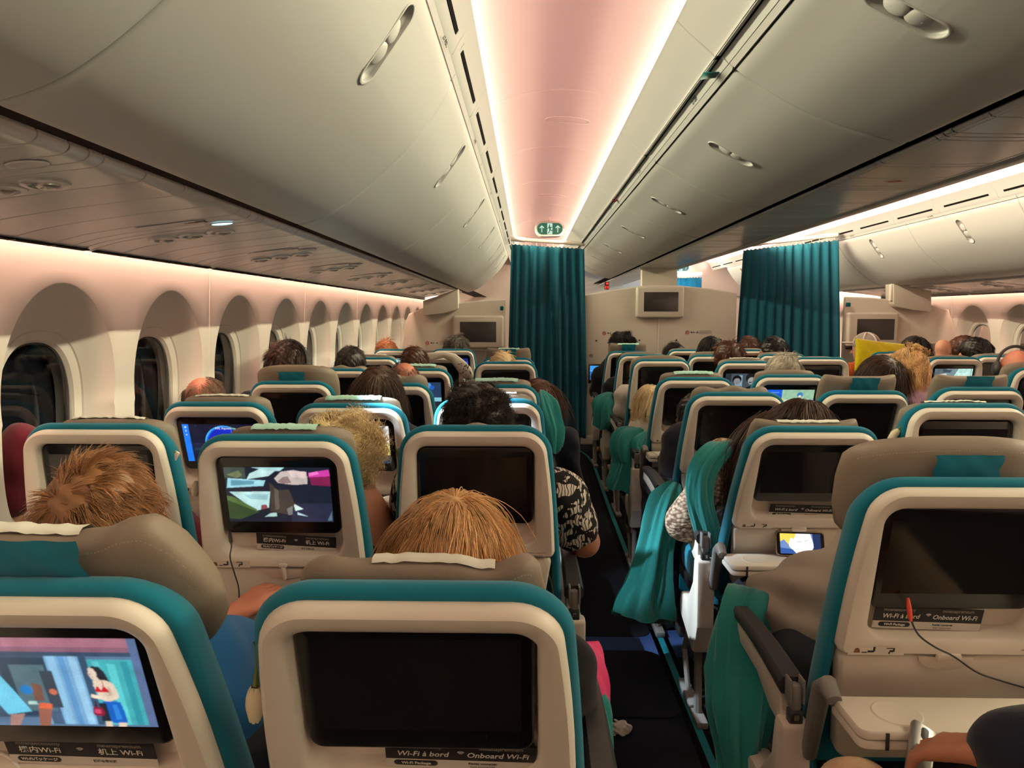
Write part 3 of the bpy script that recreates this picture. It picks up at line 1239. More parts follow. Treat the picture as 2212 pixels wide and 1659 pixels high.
def monitor(fr, scr, y, label):
    """Wall monitor: fr and scr are (x0, z0, x1, z1) of the housing and of the dark screen."""
    cx, cz = (fr[0] + fr[2]) / 2, (fr[1] + fr[3]) / 2
    g = thing('wall_monitor', label, 'monitor', (cx, y, cz), group='monitors on the bulkheads')
    T = Matrix(((1, 0, 0, 0), (0, 0, -1, 0), (0, 1, 0, 0), (0, 0, 0, 1)))
    w, h = fr[2] - fr[0], fr[3] - fr[1]
    b = MB()
    ol = rrect(w, h, .025, 6)
    lp = []
    for k, z in ((0, -.01), (0, .045), (.004, .060), (.014, .068), (.020, .070)):
        lp.append([(q[0], q[1], z) for q in inset(ol, k)])
    b.loft(lp, 0, (True, True), T=T)
    b.build('housing', M['bulk'], g)
    b = MB()
    sx, sz = (scr[0] + scr[2]) / 2 - cx, (scr[1] + scr[3]) / 2 - cz
    b.slab(rrect(scr[2] - scr[0], scr[3] - scr[1], .006, 3, (sx, sz)), .069, .0712, .001, 0, T)
    b.build('screen', M['monitoroff'], g)
    b = MB(); b.disc((w * .1, h / 2 - .02), .003, .0705, 8, 0, T); b.build('sensor', M['ink'], g)


M['monitoroff'] = mat('sleeping_screen', (0.035, 0.032, 0.032, 1), 0.3, 0.5)
def pxr(x0, y0, x1, y1, Y):
    a = W(x0, y1, Y); c = W(x1, y0, Y)
    return (a.x, a.z, c.x, c.z)


monitor(pxr(979, 682, 1088, 752, YB - .05), pxr(994, 695, 1072, 739, YB - .05), YB, 'wall monitor in a pale housing beside the grey haired passenger')
monitor(pxr(1374, 619, 1478, 687, YB - .05), pxr(1390, 631, 1465, 673, YB - .05), YB, 'wall monitor high on the arched middle bulkhead')
monitor(pxr(1828, 675, 1941, 749, YBR - .05), pxr(1848, 689, 1931, 734, YBR - .05), YBR, 'wall monitor beyond the far aisle, behind the white cap')


def header(pts, y, th, label, notch=None):
    ol = px_outline(pts, y)
    cx = sum(p[0] for p in ol) / len(ol); cz = sum(p[1] for p in ol) / len(ol)
    b = MB(); plate(b, [(p[0] - cx, p[1] - cz) for p in ol], 0, th)
    o = b.build('header_panel', M['bulk'], None, (cx, y, cz))
    tag(o, label, 'header panel', 'header panels over the bulkheads')
    return o


header([(914, 650), (914, 680), (922, 680.5), (955, 677), (984, 670), (989, 666), (989, 624)][::1], YB - .10, .16, 'pale header box hanging under the near bins beside the windows')
header([(1387, 622), (1463, 622), (1463, 566), (1387, 566)], YB + .02, .10, 'square pale pillar above the middle bulkhead monitor')
h = header([(1931, 655), (1936, 662), (1970, 669), (2008, 673), (2012, 668), (2012, 628), (1931, 613)], YBR - .10, .16, 'pale header box hanging under the far bins beside the windows')
b = MB(); p = W(1926, 632, YBR - .06); b.box((0, 0, 0), (.035, .04, .16), .004)
b.build('hinge_plate', M['panel'], h, p - h.location)


# bulkhead seat screen: small lit monitor at seat height on the middle bulkhead
def lit_card(mb, polys, w, h, z0, T, mats, k=1.0):
    """Screen picture: polygons in 0..1 coordinates, each later one a hair in front of the last."""
    for i, (c, pts) in enumerate(polys):
        m = em(c, k)
        if m not in mats:
            mats.append(m)
        mb.add([((x - .5) * w, (y - .5) * h, z0 + i * .00006) for x, y in pts], [tuple(range(len(pts)))], mats.index(m), T)


# ---------------- curtains
CURT = []
def curtain(name, pts_top, zb, folds, amp, label, spread=1.0, gapat=None, seed=1):
    """Pleated cloth hanging from a line of points (x, y, z)."""
    r = random.Random(seed)
    P = [Vector(p) for p in pts_top]
    L = [0]
    for a, c in zip(P[:-1], P[1:]):
        L.append(L[-1] + (c - a).length)
    n = folds * 14
    zt = P[0].z
    rows = 26
    phs = [r.uniform(-.5, .5) for _ in range(folds + 2)]
    ams = [r.uniform(.6, 1.3) for _ in range(folds + 2)]
    V = []
    for j in range(rows + 1):
        t = j / rows
        for i in range(n + 1):
            u = i / n
            s = u * L[-1]
            k = max(0, min(len(P) - 2, int(np.searchsorted(L, s)) - 1))
            q = P[k].lerp(P[k + 1], (s - L[k]) / (L[k + 1] - L[k]))
            f = u * folds
            fi = int(f)
            a = ams[fi] * (1 - (f - fi)) + ams[fi + 1] * (f - fi)
            ph = phs[fi] * (1 - (f - fi)) + phs[fi + 1] * (f - fi)
            wv = math.sin(2 * PI * f + ph * 1.6 * (.4 + t))
            wv = math.copysign(abs(wv) ** .75, wv)
            d = amp * a * (.35 + .65 * min(1, t * 3)) * wv + .010 * math.sin(5 * u * PI + t * 3)
            x = q.x + (u - .5) * (spread - 1) * L[-1] * min(1, t * 1.4)
            z = q.z + (zb - q.z) * t - (.012 * math.sin(PI * ((f * 2) % 1)) if j == 0 else 0)
            y = q.y + d - .03 * t
            if gapat:
                g = math.exp(-((u - gapat) / .045) ** 2) * math.exp(-((t - .22) / .2) ** 2)
                y += .09 * g
            V.append((x, y, z))
    F = []
    for j in range(rows):
        for i in range(n):
            a = j * (n + 1) + i
            F.append((a, a + n + 1, a + n + 2, a + 1))
    me = np_mesh(name, V, F, M['curtain'])
    o = inst(name, me)
    md = o.modifiers.new('cloth', 'SOLIDIFY'); md.thickness = .003
    CURT.append(o)
    return tag(o, label, 'curtain', 'aisle curtains')


def rod(a, c, r, label):
    b = MB()
    a = Vector(a); c = Vector(c)
    b.tube([a, a.lerp(c, .20)], r * 1.15, 14); b.tube([a.lerp(c, .2), a.lerp(c, .8)], r * .92, 14); b.tube([a.lerp(c, .8), c], r * 1.05, 14)
    o = b.build('curtain_rod', M['panel'])
    tag(o, label, 'curtain rod', 'curtain rods over the aisles')
    hk = MB()
    n = 13
    for i in range(n):
        p = a.lerp(c, (i + .5) / n)
        hk.tube([p + Vector((0, -.005, -r)), p + Vector((0, -.006, -r - .03))], .0025, 5)
    hk.build('curtain_glider', M['panel'], o)
    return o


a, c = W(1104, 516, YB), W(1262, 527, YB)
rod(a, c, .022, 'white curtain rod across the near aisle under the exit sign')
d = Vector((0, -.006, -.045))
curtain('curtain', [a + d + Vector((.004, 0, -.004)), c + d], .075, 9, .026, 'teal curtain drawn across the near aisle, under the exit sign', 1.10, .52, 3)
a, c = W(1606, 530, YB + .05), W(1812, 507, YBR + .0)
rod(a, c, .022, 'white curtain rod across the far aisle, running at a slant')
curtain('curtain', [a + d, c + d], .07, 11, .030, 'teal curtain drawn across the far aisle', 1.14, None, 8)
b = MB(); p = W(1084, 666, YB - .05); b.box(p, (.035, .05, .045), .008)
k_ = b.build('curtain_tieback', M['tealdark']); k_.parent = CURT[0]
b = MB(); p = W(1832, 658, YBR - .05); b.box(p, (.035, .05, .04), .008)
k_ = b.build('curtain_tieback', M['tealdark']); k_.parent = CURT[1]

# ---------------- exit sign
M['green'] = em((30, 122, 92), .55)
M['greenwhite'] = em((205, 235, 215), .8)
def exit_sign(p, w, label, flip=False):
    g = thing('exit_sign', label, 'exit sign', p)
    T = Matrix(((1, 0, 0, 0), (0, 0, -1, 0), (0, 1, 0, 0), (0, 0, 0, 1)))
    h = w * .53
    b = MB()
    ol = rrect(w, h, h * .498, 10)
    b.loft([[(q[0], q[1], z) for q in inset(ol, k)] for k, z in ((0, -.02), (0, .02), (.006, .028), (.02, .03), (.024, .027))], 0, (True, True), T=T)
    b.tube([(0, 0, h / 2), (0, 0, h / 2 + .06)], .012, 10)
    b.build('housing', M['panel'], g)
    b = MB()
    b.slab(rrect(w * .84, h * .72, h * .3, 10), .026, .0285, 0, 0, T)
    b.build('green_face', M['green'], g)
    b = MB()
    u = h
    z = .0295
    # running figure in a doorway
    b.add([(-.16 * u, -.34 * u, z), (.16 * u, -.34 * u, z), (.16 * u, .34 * u, z), (-.16 * u, .34 * u, z)], [(0, 1, 2, 3)], 0, T)
    for s in (-1, 1):
        x = s * .50 * u
        b.add([(x - .025 * u, -.22 * u, z), (x + .025 * u, -.22 * u, z), (x + .025 * u, .15 * u, z), (x - .025 * u, .15 * u, z)], [(0, 1, 2, 3)], 0, T)
        b.add([(x, .22 * u, z), (x - .15 * u, .07 * u, z), (x - .11 * u, .02 * u, z), (x, .13 * u, z), (x + .11 * u, .02 * u, z), (x + .15 * u, .07 * u, z)], [(0, 1, 2, 3), (0, 3, 4, 5)], 0, T)
    z = .0305
    def limb(pts, r):
        for (ax, ay), (cx, cy) in zip(pts[:-1], pts[1:]):
            q = Vector((cx - ax, cy - ay)); nn = Vector((-q.y, q.x)).normalized() * r * u
            b.add([(ax * u - nn.x, ay * u - nn.y, z), (cx * u - nn.x, cy * u - nn.y, z), (cx * u + nn.x, cy * u + nn.y, z), (ax * u + nn.x, ay * u + nn.y, z)], [(0, 1, 2, 3)], 1, T)
    b.add([((-.02 + .045 * math.cos(2 * PI * i / 14)) * u, (.22 + .045 * math.sin(2 * PI * i / 14)) * u, z) for i in range(14)], [tuple(range(14))], 1, T)
    limb([(-.03, .16), (.02, -.05)], .055)
    limb([(-.02, .13), (.09, .06), (.14, .12)], .022); limb([(-.04, .13), (-.12, .05), (-.15, -.02)], .022)
    limb([(.02, -.05), (.10, -.12), (.17, -.10)], .028); limb([(.01, -.05), (-.02, -.18), (-.11, -.27)], .028)
    b.build('pictograms', [M['greenwhite'], M['green']], g)


p = W(1187.5, 495, 7.2); exit_sign(p, .305, 'green and white exit sign hanging above the near curtain')
p = W(1470, 578, 11.2); exit_sign(p, .30, 'small green exit sign far off in the blue lit cabin ahead')

# red lit call light under the centre bins
g = thing('call_light', 'small lit red call light under the centre bins by the arched bulkhead', 'call light', W(1311, 617, 7.567))
b = MB(); b.box((0, .01, 0), (.05, .02, .085), .005); b.build('housing', M['rubber'], g)
M['red'] = em((255, 40, 30), 2.2)
b = MB()
for s in (-1, 1):
    b.box((s * .011, -.002, -.018), (.012, .008, .034), .004)
b.box((.004, -.002, .022), (.026, .008, .018), .004)
b.build('lens', M['red'], g)

# cabin beyond the bulkheads: a second curtain under a grey valance, lit blue
a, c = W(1440, 594, 11.3), W(1516, 592, 11.3)
rod(a, c, .03, 'grey curtain valance far off in the blue lit cabin ahead')
curtain('curtain', [a + d, c + d], .1, 6, .02, 'teal curtain far off in the blue lit cabin ahead', 1.0, None, 4)
L = bpy.data.lights.new('galley_light', 'AREA'); L.size = .8; L.energy = 9; L.color = (.35, .75, 1.0)
o = bpy.data.objects.new('galley_light', L); o.location = (2.3, 11.0, 1.9); o.rotation_euler = (PI * .75, 0, 0); COL.objects.link(o)

# lost straps caught in the bin doors
b = MB(); p = W(1516, 178, 2.62)
b.add([(.548, 2.27, 2.160), (.604, 2.285, 2.166), (.606, 2.335, 2.166), (.550, 2.325, 2.156)], [(0, 1, 2, 3)])
o = b.build('bag_strap', M['blanket']); o.modifiers.new('t', 'SOLIDIFY').thickness = .002
tag(o, 'teal strap end hanging out of a centre bin door', 'strap')
b = MB(); b.add([(.575, 4.72, 2.165), (.60, 4.72, 2.175), (.60, 4.78, 2.175), (.575, 4.78, 2.16)], [(0, 1, 2, 3)])
o = b.build('bag_tag', mat('pink_strap', (.6, .05, .09, 1), .8)); o.modifiers.new('t', 'SOLIDIFY').thickness = .002
tag(o, 'pink tag caught in the edge of a centre bin door', 'tag')
# ================================================================== SEATS
# Seat backs are modelled in their own frame: x across, z up along the back, -y towards the row behind.
def sheet(mb, loops, m=0, T=None, caps=(True, True)):
    mb.loft(loops, m, caps, True, T)


def taper_outline(wt, wb, zt, zb, rt, rb, k=8, sub=4, bulge=0.0):
    ol = rpoly([(-wb, zb), (wb, zb), (wt, zt), (-wt, zt)], [rb, rb, rt, rt], k, sub)
    if bulge:
        out = []
        for x, z in ol:
            t = (z - zb) / (zt - zb)
            out.append((x + (bulge * math.sin(PI * min(1, max(0, t))) * (1 if x > 0 else -1) if abs(x) > wt * .8 else 0), z))
        ol = out
    return ol


# --- teal cover of the back
def make_cover():
    b = MB()
    ol = taper_outline(.193, .234, .708, .02, .080, .05, 10, 5, .008)
    L = []
    for k, y in ((.040, .036), (.016, .032), (.004, .018), (0, .0), (0, -.018), (.003, -.027), (.008, -.031), (.016, -.0315), (.022, -.024), (.026, .004)):
        # the top rolls forward and down
        dr = max(0, (y + .012)) * .75
        L.append([(p[0], y, p[1] - dr * min(1, max(0, (p[1] - .45) / .2))) for p in inset(ol, k)])
    sheet(b, L[::-1])
    return b.mesh('backrest_cover', M['teal'], 60)


# --- white shell with the screen well
def make_shell(low):
    b = MB()
    N = dict(k=8, sub=4)
    out = taper_outline(.178, .208, .694, .352, .060, .018, bulge=.006, **N)
    inn = taper_outline(.155, .157, .657, .388, .034, .036, **N)
    def lp(ol, k, y):
        return [(p[0], y, p[1]) for p in inset(ol, k)]
    L = [lp(out, .0, -.020), lp(out, 0, -.040), lp(out, .002, -.049), lp(out, .008, -.054)]
    # front face: a flat lip outside, then a slope down into the well
    mid = [((o[0] * .55 + i[0] * .45), -.0535, (o[1] * .55 + i[1] * .45)) for o, i in zip(inset(out, .010), inset(inn, -.006))]
    L.append(mid)
    L += [lp(inn, -.007, -.049), lp(inn, -.002, -.046), lp(inn, 0, -.041), lp(inn, .003, -.012), lp(inn, .006, -.008)]
    sheet(b, L, 0, None, (False, True))
    return b.mesh('back_shell', M['shell'], 38)


def make_lower(stowed):
    """Panel below the shell: the stowed tray, or the smooth shroud behind a tray that is down."""
    b = MB()
    ol = taper_outline(.200, .176, .348, .195 if stowed else .10, .012, .03, 6, 3)
    L = []
    for k, y in ((0, -.015), (0, -.036), (.002, -.041), (.007, -.044)):
        L.append([(p[0], y, p[1]) for p in inset(ol, k)])
    sheet(b, L, 0, None, (True, True))
    return b.mesh('tray_table' if stowed else 'lower_shroud', M['shell'], 40)


def make_under():
    b = MB()
    b.box((0, .010, .105), (.36, .05, .19), .015)
    return b.mesh('lower_shroud', M['shell'], 40)


def make_latch(turned):
    b = MB()
    # half-moon plate and turning lever
    ol = [(.052 * math.cos(a), .026 * math.sin(a)) for a in np.linspace(PI, 2 * PI, 18)]
    ol = [(-.052, .004)] + ol + [(.052, .004)]
    ol = [(p[0], p[1]) for p in ol]
    T = Matrix(((1, 0, 0, 0), (0, 0, -1, -.0435), (0, 1, 0, .345), (0, 0, 0, 1)))
    b.slab(ol, 0, .006, .002, 0, T)
    if turned:
        b.box((0, .353 - .345, .010), (.048, .016, .012), .006, 0, T)
    else:
        b.box((0, -.002, .010), (.012, .044, .012), .005, 0, T)
        b.box((0, .018, .010), (.024, .012, .012), .005, 0, T)
    return b.mesh('tray_latch', M['shell'], 40)


def make_notch():
    b = MB()
    T = Matrix(((1, 0, 0, 0), (0, 0, -1, -.0525), (0, 1, 0, .365), (0, 0, 0, 1)))
    ol = rpoly([(-.055, -.010), (.055, -.010), (.045, .009), (-.045, .009)], .006, 4)
    b.slab(ol, 0, .0035, .0015, 0, T)
    b.box((.030, -.002, .003), (.036, .010, .008), .0035, 0, T)
    return b.mesh('coat_hook', M['shell'], 40)


# --- monitor
def make_monitor(w=.300, h=.212):
    b = MB()
    ol = rrect(w, h, .020, 6)
    T = Matrix(((1, 0, 0, 0), (0, 0, -1, 0), (0, 1, 0, 0), (0, 0, 0, 1)))
    L = [[(p[0], p[1], z) for p in inset(ol, k)] for k, z in ((0, .0), (0, .015), (.0015, .0178), (.004, .019))]
    b.loft(L, 0, (True, True), T=T)
    return b.mesh('screen', M['bezel'], 40)


DW, DH = .266, .150
pm_ = bpy.data.materials.new('lit_display')
pm_.use_nodes = True
nt = pm_.node_tree
pa_ = nt.nodes.new('ShaderNodeVertexColor'); pa_.layer_name = 'picture'
pb_ = nt.nodes['Principled BSDF']
pb_.inputs['Base Color'].default_value = (.01, .01, .01, 1); pb_.inputs['Roughness'].default_value = .2
nt.links.new(pa_.outputs['Color'], pb_.inputs['Emission Color']); pb_.inputs['Emission Strength'].default_value = 1.0
M['lit_display'] = pm_


def picture_mesh(pic, k, nx=272, ny=154, seed=1):
    """A lit display: the coloured shapes of the picture softened into a fine grid of coloured points."""
    gx, gy = np.meshgrid(np.linspace(0, 1, nx), np.linspace(0, 1, ny))
    C = np.zeros((ny, nx, 3))
    for col, pts in pic:
        P = np.array(pts, float)
        i0, i1 = np.searchsorted(gx[0], [P[:, 0].min() - .004, P[:, 0].max() + .004]); j0, j1 = np.searchsorted(gy[:, 0], [P[:, 1].min() - .006, P[:, 1].max() + .006])
        X, Y = gx[j0:j1, i0:i1], gy[j0:j1, i0:i1]
        ins = np.zeros(X.shape, bool)
        for a, b in zip(P, np.roll(P, -1, axis=0)):
            if a[1] != b[1]:
                ins ^= ((a[1] > Y) != (b[1] > Y)) & (X < (b[0] - a[0]) * (Y - a[1]) / (b[1] - a[1]) + a[0])
        C[j0:j1, i0:i1][ins] = srgb(*col)[:3]
    for _ in range(2):
        Q = np.pad(C, ((1, 1), (1, 1), (0, 0)), mode='edge')
        C = (Q[:-2, 1:-1] + Q[2:, 1:-1] + Q[1:-1, :-2] + Q[1:-1, 2:] + 2 * C) / 6
    g = np.random.default_rng(seed)
    lo = g.normal(size=(12, 20))
    jj, ii = np.linspace(0, 10.99, ny), np.linspace(0, 18.99, nx)
    a, b = jj.astype(int), ii.astype(int); u, v = (jj - a)[:, None], (ii - b)[None]
    N = lo[a][:, b] * (1 - u) * (1 - v) + lo[a + 1][:, b] * u * (1 - v) + lo[a][:, b + 1] * (1 - u) * v + lo[a + 1][:, b + 1] * u * v
    C *= np.clip(1 + .10 * N + g.normal(size=(ny, nx)) * .05, .5, 1.5)[..., None] * k
    V = np.stack([(gx - .5) * DW, np.full_like(gx, -.0195), (gy - .5) * DH + .003], axis=-1).reshape(-1, 3)
    q = np.arange(nx * ny).reshape(ny, nx)
    F = np.stack([q[:-1, :-1], q[:-1, 1:], q[1:, 1:], q[1:, :-1]], axis=-1).reshape(-1, 4)
    me = np_mesh('display', V, F, M['lit_display'])
    at = me.color_attributes.new('picture', 'FLOAT_COLOR', 'POINT')
    at.data.foreach_set('color', np.concatenate([C.reshape(-1, 3), np.ones((nx * ny, 1))], axis=1).astype(np.float32).ravel())
    return me


def make_display(pic=None, k=.9):
    b = MB()
    if pic:
        return picture_mesh(pic, k)
    T = Matrix(((1, 0, 0, 0), (0, 0, -1, 0), (0, 1, 0, .003), (0, 0, 0, 1)))
    mats = [M['glassoff']]
    b.add([(-DW / 2, -DH / 2, .0193), (DW / 2, -DH / 2, .0193), (DW / 2, DH / 2, .0193), (-DW / 2, DH / 2, .0193)], [(0, 1, 2, 3)], 0, T)
    return b.mesh('display', mats, None)


# --- pictograms and notices at the foot of the shell
def make_notice():
    b = MB()
    T = Matrix(((1, 0, 0, 0), (0, 0, -1, -.0545), (0, 1, 0, .366), (0, 0, 0, 1)))
    b.add([(-.190, -.010, -.0002), (-.085, -.010, -.0002), (-.085, .009, -.0002), (-.190, .009, -.0002)], [(0, 1, 2, 3)], 2, T)
    # life vest under the seat
    b.add([(-.180, -.005, 0), (-.168, -.005, 0), (-.170, .004, 0), (-.174, .006, 0), (-.178, .004, 0)], [(0, 1, 2, 3, 4)], 3, T)
    for x, y, w, h in ((-.160, -.004, .010, .002), (-.148, -.002, .012, .004), (-.142, .003, .004, .010), (-.112, .005, .014, .0018), (-.109, -.001, .008, .004), (-.105, .002, .003, .008), (-.113, -.005, .003, .004)):
        b.box((x, y, 0), (w, h, .0003), 0, 0, T)
    text_on(b, 'Magazines uniquement', .0058, T @ Matrix.Translation((.158, .004, .0002)), 0)
    text_on(b, 'Literature Only', .0058, T @ Matrix.Translation((.158, -.004, .0002)), 0)
    return b.mesh('notice', [M['ink'], M['greyink'], M['sticker'], M['brown']], None)


M['brown'] = mat('brown_ink', (.22, .10, .04, 1), .7)


# --- headrest
def headrest_mesh(hw=.168, h=.21, top=None, bend=.045, thick=.052, bot=None, flare=0.0):
    """Leather cushion; returns the mesh in a frame whose z=0 is the foot of the headrest."""
    b = MB()
    n = 40
    top = top or (lambda x: h)
    bot = bot or (lambda x: 0.0)
    L = []
    m = 24
    prof = []
    for i in range(m):
        a = 2 * PI * i / m
        prof.append((np.sign(math.cos(a)) * abs(math.cos(a)) ** .45, np.sign(math.sin(a)) * abs(math.sin(a)) ** .8))
    seam = []
    for i in range(n + 1):
        t = -1 + 2 * i / n
        e = (1 - abs(t) ** 3.4) ** (1 / 3.0) if abs(t) < 1 else 0
        x = t * hw
        zt, zb = top(x), bot(x)
        c = (zt + zb) / 2; hh = max(.004, (zt - zb) / 2 * (.30 + .70 * e))
        th = max(.003, thick / 2 * min(1, e * 1.15))
        y0 = bend * max(0, abs(t) - .45) ** 1.6 * 2.2
        L.append([(x, y0 + th * q[1], c + hh * q[0]) for q in prof])
        seam.append((x, y0, c, hh, th))
    b.loft(L, 0)
    # stitching: short dashes following the edge
    pts = []
    for (x, y0, c, hh, th) in seam[2:-2]:
        pts.append((x, y0 - th * .93, c + hh * .86))
    dense = []
    for a, e in zip(pts[:-1], pts[1:]):
        for j in range(4):
            t = j / 4
            dense.append(tuple(a[k] + (e[k] - a[k]) * t for k in range(3)))
    for i in range(0, len(dense) - 1, 2):
        a, e = dense[i], dense[i + 1]
        b.add([(a[0], a[1] - .0012, a[2] - .0008), (e[0], e[1] - .0012, e[2] - .0008), (e[0], e[1] - .0012, e[2] + .0008), (a[0], a[1] - .0012, a[2] + .0008)], [(0, 1, 2, 3)], 1)
    return b.mesh('headrest', [M['leather'], M['stitch']], 60), seam


def cover_mesh(seam, x0, x1, matl, drop=.05, seed=0, lift=.003, over=.2):
    """Paper or cloth cover folded over the top edge of a headrest."""
    r = random.Random(seed)
    sel = [s for s in seam if x0 <= s[0] <= x1]
    L = []
    for (x, y0, c, hh, th) in sel:
        zt = c + hh + lift + r.uniform(-.0015, .002)
        bk = .006 + r.uniform(-.002, .002)
        L.append([(x, y0 - th * over - .002, zt - bk * over), (x, y0 - th * over * .8, zt + .001), (x, y0 + th * .1, zt + .002), (x, y0 + th * .6, zt - .003), (x, y0 + th * 1.02, zt - .018), (x, y0 + th * 1.08, zt - drop)])
    b = MB()
    b.loft(L, 0, closed=False)
    return b.mesh('headrest_cover', matl, 60)


def tab_mesh(h):
    """Teal fabric tab running from the seat cover up the back of a raised headrest."""
    b = MB()
    w = .062
    L = []
    r = random.Random(3)
    for j in range(11):
        t = j / 10
        z = -.012 + (h + .012) * t
        row = []
        for i in range(13):
            u = -1 + 2 * i / 12
            wx = w * (1 - .06 * math.sin(PI * t)) + .002 * math.sin(t * 9 + (1 if u > 0 else 4)) * abs(u) ** 6
            row.append((u * wx, -.0305 - .004 * math.sin(PI * t) * (1 - u ** 4) + .0012 * math.sin(u * 7 + t * 6), z))
        L.append(row)
    b.loft(L, 0, closed=False)
    me = b.mesh('pull_tab', M['teal'], 60)
    return me


# --- lower seat
def make_cushion():
    b = MB()
    ol = rrect(.43, .47, .05, 5)
    L = [[(p[0], p[1] + .30, z) for p in inset(ol, k)] for k, z in ((.02, .37), (.004, .375), (0, .39), (0, .44), (.006, .462), (.03, .475), (.10, .482))]
    b.loft(L)
    return b.mesh('seat_cushion', M['teal'], 50)


def make_frame():
    b = MB()
    b.box((0, .30, .345), (.44, .44, .05), .012)
    b.box((0, -.015, .40), (.40, .05, .14), .02)
    for s in (-1, 1):
        b.tube([(s * .16, .02, .33), (s * .16, -.03, .02)], .016, 8)
        b.tube([(s * .16, .46, .33), (s * .16, .40, .02)], .016, 8)
        b.box((s * .16, .2, .018), (.045, .56, .03), .006)
    return b.mesh('seat_frame', M['rubber'], 40)


def make_pouch():
    b = MB()
    b.box((0, -.052, .30), (.36, .012, .22), .005)
    return b.mesh('seat_skirt', M['tealdark'], 40)


# --- armrests (aisle side): dark pad, hinge, pale end panel
def make_arm(side):
    """side -1: the aisle is on the left of the seat."""
    s = side
    parts = {}
    b = MB()
    x = s * .262
    L = []
    for t in np.linspace(0, 1, 12):
        y = -.045 + .40 * t
        w = .026 - .006 * t
        z = .655 + .012 * math.sin(PI * t)
        h = .018 - .004 * t
        L.append([(x + w * c, y, z + h * d) for c, d in ((-1, -.6), (-.8, -1), (.8, -1), (1, -.6), (1, .5), (.72, 1), (-.72, 1), (-1, .5))])
    b.loft(L)
    parts['armrest_pad'] = (b.mesh('armrest_pad', M['rubber'], 45), None)
    b = MB()
    # pale flank under the pad
    ol = [(-.03, .635), (.33, .648), (.335, .610), (.12, .60), (.03, .565), (-.03, .56)]
    T = Matrix(((0, 0, s, x - s * .018), (1, 0, 0, 0), (0, 1, 0, 0), (0, 0, 0, 1)))
    b.slab(ol if s > 0 else ol[::-1], 0, .036, .004, 0, T)
    parts['armrest_flank'] = (b.mesh('armrest_flank', M['shell'], 40), None)
    b = MB()
    b.box((x, -.058, .640), (.024, .026, .055), .008)
    b.box((x - .013, -.060, .655), (.005, .030, .05), .002); b.box((x + .013, -.060, .655), (.005, .030, .05), .002)
    b.box((x, -.062, .600), (.028, .022, .030), .004, 1)
    b.box((x, -.074, .602), (.010, .003, .012), .001, 2)
    parts['armrest_hinge'] = (b.mesh('armrest_hinge', [M['grey'], M['rubber'], M['metal']], 40), None)
    # end panel: upright with a forward foot
    b = MB()
    ol = [(-.080, .590), (-.032, .590), (-.020, .50), (.06, .40), (.15, .395), (.165, .36), (.16, .31), (.02, .27), (-.045, .25), (-.085, .36)]
    ol = rpoly([Vector(p) for p in ol][::-1], .014, 3) if 0 else ol
    T = Matrix(((0, 0, s, x - s * .030), (1, 0, 0, 0), (0, 1, 0, 0), (0, 0, 0, 1)))
    ol2 = [p for p in ol]
    area = sum(a[0] * c[1] - c[0] * a[1] for a, c in zip(ol2, ol2[1:] + ol2[:1]))
    if area < 0:
        ol2 = ol2[::-1]
    ol2 = rpoly(ol2, .012, 4)
    L = [[(p[0], p[1], z) for p in inset(ol2, k)] for k, z in ((.008, 0), (.002, .004), (0, .010), (0, .050), (.002, .056), (.008, .060))]
    b.loft(L if s > 0 else L, 0, T=T)
    b.box((x, -.030, .575), (.040, .03, .035), .006)
    parts['end_panel'] = (b.mesh('end_panel', M['shell'], 35), None)
    b = MB()
    b.tube([(x, .0, .30), (x, -.02, .02)], .014, 8); b.tube([(x, .12, .30), (x, .20, .15), (x, .12, .02)], .010, 8)
    b.box((x, .06, .015), (.04, .30, .025), .005)
    parts['leg'] = (b.mesh('leg', M['grey'], 40), None)
    return {k: v[0] for k, v in parts.items()}


def make_mid_arm(s):
    b = MB()
    x = s * .243
    L = []
    for t in np.linspace(0, 1, 9):
        y = -.03 + .38 * t
        L.append([(x + .018 * c, y, .645 + .014 * d) for c, d in ((-1, -.6), (-.8, -1), (.8, -1), (1, -.6), (1, .5), (.72, 1), (-.72, 1), (-1, .5))])
    b.loft(L)
    return b.mesh('armrest', M['rubber'], 45)


def make_hinge_arm(s, dz):
    """Bent grey arm that carries a lowered tray."""
    b = MB()
    pts = [(s * .235, -.03, .50), (s * .236, -.075, .53 + dz * .5), (s * .238, -.125, .695 + dz), (s * .238, -.15, .715 + dz), (s * .238, -.18, .70 + dz)]
    b.tube(pts, [.012, .016, .018, .018, .014], 10)
    return b.mesh('tray_arm', M['grey'], 45)


ME = dict(cover=make_cover(), shell=make_shell(0), tray=make_lower(True), shroud=make_lower(False), under=make_under(), latch=make_latch(False), latchopen=make_latch(True),
          notch=make_notch(), monitor=make_monitor(), off=make_display(), notice=make_notice(), cushion=make_cushion(), frame=make_frame(), pouch=make_pouch(),
          midarm=[make_mid_arm(-1), make_mid_arm(1)], armL=make_arm(-1), armR=make_arm(1))
HR = {}


